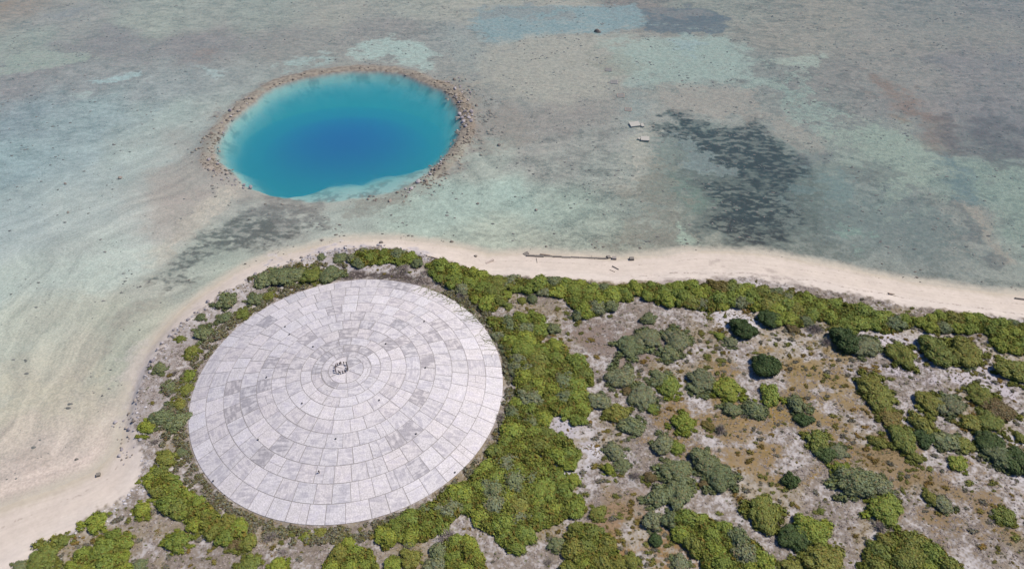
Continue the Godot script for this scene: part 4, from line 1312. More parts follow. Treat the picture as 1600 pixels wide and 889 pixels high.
	thicket([163.5, 71.6, 168.8, 65.9, 173.9, 62.5, 181.2, 58.8, 188.4, 61, 193.8, 67.1, 198.3, 73.6, 164.8, 73.6], 4.6, 3.0, 4.8, {"olive": 0.75, "green": 0.25}, Vector2(1, 0.2).normalized(), "in the wide lower-right clump", "its left", "far side", "near side", "shrubs of the wide clump at the lower right", 0.55)
	thicket([77.2, 60.4, 81.6, 56.4, 89, 57.8, 92.5, 63.3, 94.5, 73.6, 76.5, 73.6], 4.2, 2.4, 3.8, {"olive": 0.7, "green": 0.3}, Vector2(0.5, 1).normalized(), "in the clump beside ochre plants", "its tip", "right side", "left side", "shrubs of the olive clump by the ochre patch", 0.5)
	thicket([2.8, 72.6, 5.4, 65.9, 12.9, 63.3, 18.7, 67.1, 20.4, 72.6], 4.0, 2.4, 3.6, {"green": 0.8, "olive": 0.2}, Vector2(1, 0), "in the small clump under the dome", "its left", "far side", "near side", "shrubs of the small clump below the foot of the dome", 0.5)
	thicket([35, 72.6, 37.1, 64.6, 40.9, 61.2, 49.5, 63.3, 53.7, 72.6], 4.2, 2.5, 3.8, {"green": 0.7, "grey": 0.3}, Vector2(1, 0), "in the clump beside bare bushes", "its left", "far side", "near side", "shrubs of the clump between the bare bushes and the thicket", 0.5)
	thicket([-11.7, -69.2, -7.8, -74.8, 3.4, -76.1, 15.6, -74, 22.4, -67.6, 18.7, -65, 4.5, -67.6, -2.2, -65.5, -8.5, -65], 4.2, 2.4, 3.8, {"green": 0.75, "grey": 0.25}, Vector2(1, 0), "on the rocky point", "its left", "dome side", "sea side", "shrubs on the rocky point behind the dome", 0.5)

func build_lone_shrubs() -> void:
	# out in the open scrub on the right
	shrub("dark", 156.2, -7.2, 6.7, 5, "round dark green tree alone on pale scrub, the larger of two")
	shrub("dark", 152.1, -26.3, 5.9, 4.4, "round dark green tree alone below the hedge, the smaller of two")
	shrub("dark", 163.8, -32.5, 5.5, 3.8, "dark green tree tucked into the hedge's inland edge, beside orange-brown shrubs")
	shrub("dark", 190.8, -19.7, 7.1, 5.3, "dark green tree at the hedge's foot with shadow on its left")
	shrub("grey", 197, -17.7, 6.1, 3.6, "grey-green shrub leaning on the dark tree at the hedge's foot")
	shrub("brown", 172.3, -28, 3, 1.8, "small orange-brown shrub at the hedge's inland edge")
	shrub("bare", 180.9, -27.5, 5.2, 3.1, "bare brown bush in a notch of the hedge")
	shrub("bare", 183.1, -20.2, 3.8, 2.3, "bare grey bush left of the dark tree at the hedge's foot")
	shrub("olive", 210.2, -13.4, 7, 3.8, "olive shrub with brown leaves on white gravel below the hedge")
	shrub("olive", 224, -14, 8, 4.8, "broad olive shrub between white gravel patches near the hedge")
	shrub("olive", 235.2, -14.8, 7.5, 4.5, "brownish olive shrub against the hedge's inland side")
	shrub("grey", 234.1, -9.2, 3.4, 2.1, "small grey-green shrub below the brownish olive shrub")
	shrub("olive", 249.2, -5.3, 7.6, 4.2, "olive shrub at the end of the hedge beside pale gravel")
	shrub("olive", 192.4, 1.2, 6.3, 3.5, "upper olive shrub of a tall pair in the open scrub")
	shrub("olive", 194.1, 8.5, 6.3, 3.1, "lower olive shrub of a tall pair in the open scrub")
	shrub("dark", 191, 8.8, 2.1, 1.2, "small dark bush at the foot of the tall olive pair")
	shrub("olive", 231.5, 6.3, 5.6, 2.8, "olive shrub at the upper end of a long brownish clump")
	shrub("brown", 234.5, 12.2, 6.6, 3, "brownish shrub in the middle of a long clump near the pale gravel")
	shrub("olive", 223.3, 18.1, 4.3, 2.2, "small olive shrub under the long brownish clump")
	shrub("olive", 229.5, 17.4, 5.4, 2.7, "round olive shrub beneath the long brownish clump")
	shrub("olive", 211.5, 9.4, 5.9, 3.2, "olive shrub left of a grey-green one in mid scrub")
	shrub("grey", 218.4, 10.6, 5.9, 3.3, "grey-green shrub right of an olive one in mid scrub")
	shrub("green", 154.7, 6, 5, 2.7, "bright green shrub just below the large round tree")
	shrub("grey", 163, 9.8, 4.5, 2.7, "round grey-green shrub between two long olive ones")
	shrub("dark", 163.9, 16.7, 3.7, 2.2, "dark green shrub on the narrow ridge of scrub")
	shrub("olive", 166.3, 25.8, 4.9, 2.7, "upper olive shrub of a slanting row in pale scrub")
	shrub("dark", 167.4, 30.9, 4.1, 2.3, "darker lower shrub of a slanting row in pale scrub")
	shrub("grey", 172.2, 29.9, 3.4, 1.7, "pale sparse shrub beside the slanting row")
	shrub("green", 170.7, 38.4, 4.3, 2.4, "bright green shrub at the shoulder of the great grey one")
	shrub("grey", 173.4, 42.3, 7.6, 4.2, "great grey-green shrub in the middle of pale scrub")
	shrub("grey", 180.8, 43.3, 4.8, 2.7, "grey-green shrub leaning on the great grey one")
	shrub("dark", 152.3, 41.7, 3.5, 2.8, "little round dark green tree alone on pale gravel")
	shrub("olive", 140.5, 54, 6.5, 3.6, "big rounded olive shrub with rusty tint, alone")
	shrub("dark", 147.6, 61.6, 5.4, 3.5, "dark side of a double mound beside white gravel")
	shrub("green", 153.7, 59.5, 6.5, 3.6, "bright green half of a double mound beside white gravel")
	shrub("olive", 154.9, 68.7, 7.1, 3.6, "wide olive shrub directly under the double mound")
	shrub("olive", 145, 71.6, 3.9, 2, "pale olive shrub below the patch of white gravel")
	shrub("green", 179.8, 52, 6.2, 3.1, "yellow-green shrub right below the great grey shrub")
	shrub("bare", 176, 57.9, 4, 2.4, "bare brown bush under the yellow-green shrub")
	shrub("olive", 204.6, 18.3, 5, 2.7, "olive shrub on top of a wide dark clump")
	shrub("olive", 195.6, 25.1, 6.1, 3.1, "left olive shrub of a wide dark clump")
	shrub("dark", 203.4, 24.7, 4.4, 2.4, "right dark shrub of a wide clump")
	shrub("olive", 186.6, 26.1, 3.3, 2, "small olive shrub alone among brown tufts")
	shrub("brown", 195, 15.8, 5.2, 2.1, "low rusty shrub over the wide dark clump")
	shrub("grey", 211.3, 26.3, 5.2, 2.6, "grey-green shrub of a pair beside the gravel slope")
	shrub("olive", 215.6, 27.2, 4.4, 2.2, "olive shrub of a pair beside the gravel slope")
	shrub("green", 210.5, 34.9, 3.8, 2.1, "bright shrub hanging below the pair by the gravel slope")
	shrub("dark", 225, 26.5, 5.6, 3.4, "dark rounded shrub at the head of the edge clump")
	shrub("grey", 226.3, 32.2, 5.8, 3.2, "grey-green shrub in the middle of the edge clump")
	shrub("dark", 231.6, 34.4, 6.4, 3.8, "dark shrub at the frame end of the edge clump")
	shrub("olive", 237.1, 24.4, 2.7, 1.6, "small olive shrub above the edge clump")
	shrub("olive", 196.3, 47.8, 2.9, 1.8, "upper shrub of a small pair on brown tufts")
	shrub("grey", 199.1, 50.4, 3.7, 2, "lower greyish shrub of a small pair on brown tufts")
	shrub("olive", 217.1, 54.3, 3.8, 2.1, "lone olive shrub with rusty skirt near the lower right")
	shrub("olive", 197.1, 32, 3, 1.7, "tiny olive shrub below the wide dark clump")
	shrub("olive", 159.2, 52.2, 1.4, 1, "tiniest olive shrub, between double mound and great grey shrub")
	# middle of the scrub
	shrub("grey", 106.2, -18, 6.1, 3, "left mound of the broad grey-green shrubs on brown soil")
	shrub("grey", 113.5, -22, 6.1, 3.1, "middle mound of the broad grey-green shrubs on brown soil")
	shrub("grey", 124.9, -21.2, 6.4, 3.2, "right upper mound of the broad grey-green shrubs")
	shrub("grey", 121.4, -14.9, 4.8, 2.4, "right lower mound of the broad grey-green shrubs")
	shrub("grey", 115.2, -32.6, 3.7, 2.6, "single upright grey-green shrub below the hedge")
	shrub("grey", 100.9, -2.5, 6.3, 3.2, "oval grey-green shrub alone with shadow on its left")
	shrub("grey", 115.2, -2.2, 4.4, 2.4, "grey-green top of a mixed mound in mid scrub")
	shrub("green", 118.6, 2.1, 4.9, 2.4, "yellow-green right half of a mixed mound")
	shrub("grey", 107.6, 6.4, 6, 3, "wide grey-green shrub at the left of a mixed mound")
	shrub("green", 110.5, 11.2, 3.1, 1.5, "small yellow-green shrub at the foot of a mixed mound")
	shrub("brown", 102.7, 3.5, 2.2, 1.3, "little yellow-brown shrub at the mixed mound's left tip")
	shrub("grey", 131.6, -1.2, 5.9, 3.6, "grey-green shrub heading a slanting mound")
	shrub("green", 139, 3.5, 5.9, 3, "green shrub at the lower end of a slanting mound")
	shrub("grey", 129.1, 2.3, 3.9, 2.2, "lower left grey-green shrub of a slanting mound")
	shrub("grey", 92.3, 9.1, 4.7, 2.4, "grey-green shrub touching the thicket's outermost lobe")
	shrub("olive", 98, 14.1, 4.9, 2.7, "olive shrub between two grey-green ones in a slanting line")
	shrub("grey", 103.1, 19.6, 5.1, 2.6, "grey-green shrub ending a slanting line")
	shrub("green", 120.6, 17.8, 4.7, 3.1, "round bright green shrub alone on ochre ground")
	shrub("bare", 133.5, 21, 4, 2.8, "bare dark bush alone on ochre ground")
	shrub("brown", 129.8, 18.9, 2.4, 1.2, "low yellow-brown shrub beside the bare dark bush")
	shrub("grey", 139.6, 12.6, 3.9, 2.3, "left grey-green shrub of a pair under the slanting mound")
	shrub("grey", 147, 12.1, 4.6, 2.8, "right grey-green shrub of a pair under the slanting mound")
	shrub("green", 142, -24, 2.4, 1.4, "tiny bright shrub left of the smaller round tree")
	shrub("grey", 145.8, -20.5, 3.1, 1.6, "thin grey-green shrub under the smaller round tree")
	shrub("grey", 112.2, 27.9, 4.6, 2.8, "grey-green shrub at the top of the tall grey mass")
	shrub("green", 117, 28.2, 3, 1.8, "bright green sliver on the tall grey mass")
	shrub("grey", 115.3, 37.9, 5.9, 3.2, "grey-green shrub in the upper middle of the tall grey mass")
	shrub("grey", 114.8, 46.8, 5.8, 3.2, "grey-green shrub in the lower middle of the tall grey mass")
	shrub("grey", 108.1, 47.4, 4.8, 2.7, "grey-green shrub on the left of the tall grey mass")
	shrub("grey", 104.9, 55.7, 4.1, 2.5, "grey-green shrub at the foot of the tall grey mass")
	shrub("grey", 125.5, 34.7, 5.5, 3.3, "upper half of the steep grey-green mound")
	shrub("grey", 129, 40.7, 5.7, 3.4, "lower half of the steep grey-green mound")
	shrub("brown", 123.7, 42.8, 2.2, 1.3, "small yellow-brown shrub under the steep grey-green mound")
	shrub("grey", 95.3, 30.4, 4.1, 2.2, "grey-green shrub of an upright pair by white gravel")
	shrub("grey", 97.6, 35, 3.1, 1.6, "sparse grey-green shrub right of the upright pair")
	shrub("green", 92.7, 37.1, 2.4, 2, "narrow bright green shrub of an upright pair")
	shrub("green", 80.9, 41, 3.1, 1.8, "small round bright green shrub on white gravel by the thicket")
	shrub("olive", 87.9, 53.4, 3.4, 2.1, "olive shrub with rusty foot by the thicket's lower corner")
	shrub("bare", 101.2, 39.3, 3.6, 1.8, "bare grey bush left of the tall grey mass")
	shrub("brown", 106, 40.2, 2.7, 1.6, "rusty shrub between bare bush and tall grey mass")
	shrub("dark", 104.9, 62.7, 2.6, 1.8, "little dark green bush alone on ochre plants")
	shrub("olive", 96.6, 69.1, 3.1, 1.9, "small olive shrub among ochre plants")
	shrub("grey", 74.2, 63.9, 2.9, 1.8, "grey-green shrub standing on pale gravel left of the olive clump")
	shrub("bare", 71.6, 69.4, 2.7, 1.3, "bare pale bush below the grey-green shrub")
	shrub("grey", 87.5, 69.9, 3.1, 1.6, "greyish shrub at the near edge of the olive clump")
	shrub("grey", 111.6, 69.9, 3.4, 1.7, "grey-green shrub at the near tip of the long wedge")
	# by the far right rim of the dome and inside the bay of the hedge
	shrub("bare", 39.6, -47.3, 4.3, 3, "bare grey bush on the dome's far right rim")
	shrub("bare", 30.5, -56.3, 4.4, 2.2, "bare grey bush where dome, hedge and hollow meet")
	shrub("grey", 68.9, -44.7, 2.7, 1.9, "grey-green shrub in the pale bay of the hedge")
	shrub("grey", 87.6, -35.6, 3.4, 2.4, "grey-green shrub hanging from the hedge into brown soil")
	shrub("olive", 64.4, -43.5, 2.1, 1.3, "small olive shrub in the pale bay of the hedge")
	shrub("olive", 59.1, -40.6, 2.1, 1.1, "small olive shrub at the mouth of the pale bay")
	shrub("green", 77.7, -16.6, 3.7, 2.2, "bright green shrub just off the thicket's upper lobe")
	shrub("grey", 76.9, -27.8, 3.3, 2.3, "grey-green shrub with a white stone beside the thicket's top")
	shrub("bare", 40.5, 61.4, 5.1, 2.5, "large bare grey bush below the dome's right foot")
	shrub("bare", 28.8, 63.7, 3.4, 1.7, "bare grey bush left of the large bare one")
	shrub("bare", 56.3, 15.2, 3, 1.8, "bare bush squeezed between dome and thicket")
	shrub("grey", 59.3, 26.1, 2.9, 1.8, "grey-green shrub in the gap between dome and thicket")
	shrub("olive", 29.3, 68.3, 3.8, 1.9, "olive shrub under the bare grey bushes")
	shrub("green", 24.1, 70.3, 3.1, 1.6, "green shrub beside the small clump below the dome")
	# near left corner
	shrub("green", -70.8, 56.6, 4.3, 2.6, "round bright green shrub alone on the sand")
	shrub("green", -58.2, 51.8, 3.8, 2.3, "round bright green shrub where sand meets gravel")
	shrub("olive", -78.6, 62.5, 2.7, 1.7, "small olive shrub alone on the sand")
	shrub("olive", -82.6, 68.9, 5.8, 2.9, "olive shrub at the near corner of the beach")
	shrub("grey", -87.9, 71.1, 3.4, 1.7, "greyish shrub at the very corner of the beach")
	shrub("green", -43, 62.8, 4.1, 2.5, "round bright green shrub on speckled gravel")
	shrub("grey", -52.6, 70.5, 2.5, 1.5, "small grey-green shrub on speckled gravel")
	shrub("olive", -19.1, 70.4, 3.9, 2, "olive shrub on gravel below the dome's lower left")
	shrub("green", -10.1, 70.5, 3, 1.5, "bright shrub on gravel below the dome's lower left")
	shrub("bare", -15.1, 61.2, 4, 2, "bare grey-brown bush at the dome's lower left foot")
	shrub("bare", -10.1, 66.1, 2.6, 1, "low bare bush on gravel under the dome's foot")
	shrub("brown", -24.3, 62.6, 3.6, 1.4, "rusty shrub at the end of the lower-left thicket")
	shrub("olive", 0.4, 59.7, 2.2, 1.1, "low olive shrub against the dome's foot")
	shrub("green", -3.7, 61, 2.2, 1.1, "low bright shrub against the dome's foot")
	shrub("green", 10, 63.2, 2.6, 1.3, "low green shrub near the dome's lowest point")
	# the stony strip between dome and left beach, from the near end up
	shrub("green", -58.9, 40.5, 4.1, 2.1, "green shrub where the stony strip begins above the thicket")
	shrub("olive", -56.9, 32.8, 3.9, 2, "olive shrub on the stony strip, second above the thicket")
	shrub("grey", -52.4, 30.1, 2.4, 1.5, "small grey shrub against the dome's left rim")
	shrub("bare", -63.2, 26, 3.2, 1.6, "bare brown bush below the lime green shrub")
	shrub("green", -67.9, 20, 3.8, 2.3, "lime green shrub on boulders of the left shore")
	shrub("grey", -64.1, 15.4, 5.1, 2.5, "grey-green shrub behind the lime green one")
	shrub("grey", -57.8, 16.7, 4.5, 2.3, "grey-green shrub between lime green one and dome rim")
	shrub("olive", -60.2, 9.5, 3.6, 1.8, "olive shrub against the dome's left rim")
	shrub("grey", -66.5, 1.8, 3.4, 1.7, "grey-green shrub at the stony shore, left of the dome")
	shrub("bare", -66.3, -4.9, 2.9, 1.8, "bare purple-grey bush on white stones left of the dome")
	shrub("green", -60.8, -3.6, 3.2, 1.9, "bright green shrub near the dome's leftmost rim")
	shrub("olive", -59.6, 2.5, 3.6, 1.8, "olive shrub close to the dome's leftmost rim")
	shrub("grey", -72.8, -7, 3.2, 1.9, "grey-green shrub on the shore's outermost stones")
	shrub("olive", -63.7, -15.3, 3.5, 2.3, "round olive shrub on white stones left of the dome")
	shrub("olive", -70.1, -22.3, 2.2, 1.3, "small olive shrub at the sand's edge")
	shrub("grey", -61.7, -25, 4.4, 2.4, "grey-green shrub on white stones at the upper left")
	shrub("grey", -65.3, -33.8, 2.5, 1.5, "small grey shrub at the sand's edge, upper left")
	shrub("grey", -55.7, -33.7, 3.6, 1.8, "grey-green shrub beside the upper left rim of the dome")
	shrub("olive", -49.2, -36.6, 3.6, 1.8, "olive shrub touching the dome's upper left rim")
	shrub("grey", -57, -42.7, 5.1, 3.1, "brownish grey shrub, large, at the sand's edge")
	shrub("grey", -46, -44.7, 3.9, 2, "grey-green shrub left of the dark scrub by the dome")
	shrub("olive", -41.2, -46.7, 2.8, 1.7, "small olive shrub on stones near the dome's upper left")
	shrub("grey", -44.9, -55.7, 5.2, 2.6, "left grey shrub of the dark scrub behind the dome")
	shrub("grey", -38.5, -57.4, 6.3, 3.1, "middle grey shrub of the dark scrub behind the dome")
	shrub("grey", -32.5, -58.5, 5.1, 2.6, "right grey shrub of the dark scrub behind the dome")
	shrub("olive", -26, -59, 5.4, 3.2, "olive shrub with brown side next to the dark scrub")
	shrub("grey", -17.6, -59.6, 5.7, 2.8, "grey shrub at the left end of the dark hollow")
	shrub("grey", -14.9, -70.5, 3.5, 1.7, "small grey shrub on the rocky point's left")
	shrub("grey", -23.5, -71.2, 2.3, 1.2, "tiny grey shrub among the point's boulders")
	shrub("bare", 13.4, -63.7, 4.8, 1.9, "bare pale bush above the dark hollow")
	shrub("bare", 23.3, -61, 3.9, 1.6, "bare pale bush at the right end of the dark hollow")

# ---------------------------------------------------------------- stones
var stone_meshes := []
func stone_mesh(seed_: int) -> ArrayMesh:
	var r := RandomNumberGenerator.new()
	r.seed = seed_
	var n := FastNoiseLite.new()
	n.seed = seed_
	n.frequency = 0.9
	var sm := SphereMesh.new()
	sm.radius = 1.0
	sm.height = 2.0
	sm.radial_segments = 10
	sm.rings = 5
	var arr := sm.get_mesh_arrays()
	var v: PackedVector3Array = arr[Mesh.ARRAY_VERTEX]
	var cuts := []
	for k in 7: cuts.append([Vector3(r.randfn(), r.randfn(), r.randfn()).normalized(), r.randf_range(0.5, 0.85)])
	var b := MB.new()
	var w := PackedVector3Array()
	for p in v:
		var q := p * (1.0 + 0.22 * n.get_noise_3dv(p))
		for c in cuts:
			var d: float = q.dot(c[0]) - c[1]
			if d > 0: q -= c[0] * d
		w.append(q * Vector3(1.0, 0.7, 0.85))
	var idx: PackedInt32Array = arr[Mesh.ARRAY_INDEX]
	for k in range(0, idx.size(), 3):
		var t := r.randf_range(0.8, 1.0)
		b.tri(w[idx[k]], w[idx[k + 2]], w[idx[k + 1]], Color(t, t, t))
	return b.done()

var stone_mats := []
func stones(pts: Array, n: int, lo: float, hi: float, mat_from: int, mat_to: int, what: String, group: String) -> void:
	var o := PackedVector2Array()
	for k in range(0, pts.size(), 2): o.append(Vector2(pts[k], pts[k + 1]))
	var box := Rect2(o[0], Vector2.ZERO)
	for p in o: box = box.expand(p)
	var got := []
	var tries := 0
	while got.size() < n and tries < n * 80:
		tries += 1
		var p := box.position + Vector2(rng.randf(), rng.randf()) * box.size
		if outside(o, p) > 0: continue
		var r := lo * pow(hi / lo, pow(rng.randf(), 1.6))
		var free := true
		for q in got:
			if p.distance_to(q[0]) < (r + q[1]) * 0.75:
				free = false
				break
		if not free: continue
		got.append([p, r])
	got.sort_custom(func(a, b): return a[0].x < b[0].x)
	for k in got.size():
		var p: Vector2 = got[k][0]
		var r: float = got[k][1]
		var s := put("boulder", stone_meshes[rng.randi() % 8], stone_mats[rng.randi_range(mat_from, mat_to)])
		s.position = Vector3(p.x, maxf(height(p.x, p.y), -0.5) + r * 0.22, p.y)
		s.rotation = Vector3(rng.randf_range(-0.4, 0.4), rng.randf() * TAU, rng.randf_range(-0.4, 0.4))
		s.scale = Vector3(r, r * rng.randf_range(0.8, 1.1), r)
		tag(s, "%s, %s from its left" % [what, ordinal(k + 1)], "boulder", group)

func build_stones() -> void:
	for k in 8: stone_meshes.append(stone_mesh(500 + k))
	for c in [Color(0.22, 0.19, 0.165), Color(0.17, 0.145, 0.125), Color(0.28, 0.245, 0.215), Color(0.31, 0.285, 0.29), Color(0.22, 0.20, 0.215), Color(0.36, 0.34, 0.34), Color(0.14, 0.125, 0.115)]:
		stone_mats.append(surface(c, 0.95, true, 0.2))
	stones([30, -197.9, 37.9, -199.3, 39.1, -187, 35.1, -181.6, 31.1, -184.3], 14, 0.8, 1.7, 3, 4, "purple-grey boulder heaped on the crater's right rim", "purple-grey boulders on the right rim of the crater")
	stones([16.4, -236.8, 29.4, -240, 39.9, -216.7, 41.4, -202.2, 32, -200.8, 25.4, -215.2], 34, 0.45, 1.5, 0, 4, "grey boulder strewn on the crater's upper right rim", "boulders on the upper right rim of the crater")
	stones([33.2, -176.4, 40.1, -177.7, 39.2, -165, 33.2, -163.7], 10, 0.6, 1.3, 0, 1, "brown boulder on the sand spit right of the crater", "boulders on the sand spit right of the crater")
	stones([28.5, -161.2, 32.1, -158.8, 24.3, -143.4, 16.9, -130.5, 8.9, -121.4, 6, -124.6, 13.9, -132.2, 21.5, -145.7], 30, 0.6, 1.7, 0, 3, "slab-like boulder along the crater's lower right rim", "boulders on the lower right rim of the crater")
	stones([-10.3, -121.4, 9.9, -123.5, 12, -118.3, -1.4, -113.1, -10.8, -114.1], 9, 0.6, 1.5, 0, 1, "brown boulder in the shallows under the crater's lower rim", "boulders in the shallows below the crater")
	stones([-101.5, -156.4, -96.9, -161.2, -91.4, -149.2, -82.3, -137.7, -69.1, -126.7, -70.6, -122.5, -83.7, -131.1, -96.3, -143.4], 30, 0.5, 1.5, 0, 4, "grey-brown boulder on the crater's lower left rim", "boulders on the lower left rim of the crater")
	stones([-100, -171.9, -100.9, -195.2, -96.4, -209.4, -89, -219.7, -86, -216.7, -91.6, -203.6, -95.5, -188.3, -95.3, -167.5], 24, 0.5, 1.6, 0, 4, "boulder on the crater's upper left rim", "boulders on the upper left rim of the crater")
	stones([-85, -228.1, -64.7, -244.8, -34.7, -253.1, -10.5, -249.8, 6.1, -240, 7.3, -235.2, -13.2, -245.6, -34.1, -248.9, -63.9, -240.8, -82, -225], 26, 0.35, 0.9, 0, 2, "low stone along the crater's far rim", "stones along the far rim of the crater")
	stones([-82.9, 15.6, -79.7, 13.3, -76.9, 11, -73.5, 15.3, -71.3, 24.8, -68.5, 30.1, -71.4, 35.2, -77, 27.5], 34, 0.35, 1.0, 0, 4, "boulder tumbled on the sand at the left shore", "boulders tumbled on the sand of the left shore")
	stones([-77.1, 11.8, -78.7, 0, -78.3, -13.8, -75.5, -24.5, -69.9, -37.3, -60.7, -50.9, -49.8, -61.3, -47.8, -59.7, -59.3, -47.8, -67.7, -33.7, -72.7, -20.5, -75.2, -7.7, -74.6, 6, -73.4, 14.6], 40, 0.4, 1.15, 2, 5, "pale boulder in the sea wall left of the dome", "boulders of the sea wall left of the dome")
	stones([-45.1, -64.6, -30.1, -73.1, -14, -78.3, 2.9, -80.1, 17.7, -75.7, 29.5, -70.1, 26.9, -67.1, 15.2, -72.2, 3.5, -75.7, -13.3, -74, -29.3, -68.8, -43.1, -60.9], 46, 0.4, 1.2, 2, 5, "pale boulder in the sea wall behind the dome", "boulders of the sea wall behind the dome")
	var lone := [[1.1, -82.6, 1.1, 6, "two-lobed dark boulder at the tip of the rocky point"], [-14.2, -78.6, 1.0, 1, "brown boulder at the left end of the point's sea wall"], [44.2, -73.8, 0.9, 1, "brown boulder alone on the sand right of the point"], [53.6, -165, 1.3, 6, "dark boulder alone on the reef right of the crater"], [117.6, -302.8, 2.6, 6, "dark wreck-like boulder at the edge of the blue channel"], [33, -84.3, 1.0, 1, "brown boulder awash off the point"], [-103, -175.1, 1.2, 1, "dark boulder on the reef left of the crater"], [-151.8, -106.6, 0.9, 1, "dark oval coral head on pale reef"], [-137.7, -135, 1.4, 0, "brown flat coral head on the left reef"], [-163.3, -130, 0.9, 1, "small brown coral head on the left reef"], [43.7, -113.6, 0.9, 1, "dark coral head between crater and beach"], [72, -108.6, 1.1, 0, "brown ring-shaped coral head off the beach"]]
	for a in lone:
		var s := put("boulder", stone_meshes[rng.randi() % 8], stone_mats[a[3]])
		s.position = Vector3(a[0], maxf(height(a[0], a[1]), -0.6) + a[2] * 0.2, a[1])
		s.rotation = Vector3(0.2, rng.randf() * TAU, -0.1)
		s.scale = Vector3(a[2], a[2] * 0.8, a[2])
		tag(s, a[4], "boulder")

func scatter(called: String, mesh: Mesh, mat: Material, at: Array, tint: PackedColorArray) -> MultiMeshInstance3D:
	var mm := MultiMesh.new()
	mm.transform_format = MultiMesh.TRANSFORM_3D
	mm.use_colors = true
	mm.mesh = mesh
	mm.instance_count = at.size()
	for k in at.size():
		mm.set_instance_transform(k, at[k])
		mm.set_instance_color(k, tint[k])
	var o := MultiMeshInstance3D.new()
	o.multimesh = mm
	o.material_override = mat
	o.name = numbered(called)
	add_child(o, true)
	return o

func tuft_mesh(seed_: int) -> ArrayMesh:
	var r := RandomNumberGenerator.new()
	r.seed = seed_
	var b := MB.new()
	for k in 13:
		var a := r.randf() * TAU
		var lean := r.randf_range(0.5, 1.45)
		var d := Vector3(sin(lean) * cos(a), cos(lean), sin(lean) * sin(a)) * r.randf_range(0.6, 1.0)
		var side := Vector3(-sin(a), r.randf_range(-0.4, 0.4), cos(a)) * r.randf_range(0.10, 0.2)
		var p := Vector3(r.randf_range(-0.25, 0.25), 0, r.randf_range(-0.25, 0.25))
		var t := r.randf_range(0.7, 1.0)
		b.tri(p - side, p + side, p + d, Color(t, t, t))
		b.tri(p + d * 0.5 - side * 0.9, p + d * 0.5 + side * 0.9, p + d * 1.1 + side, Color(t, t, t))
	return b.done()

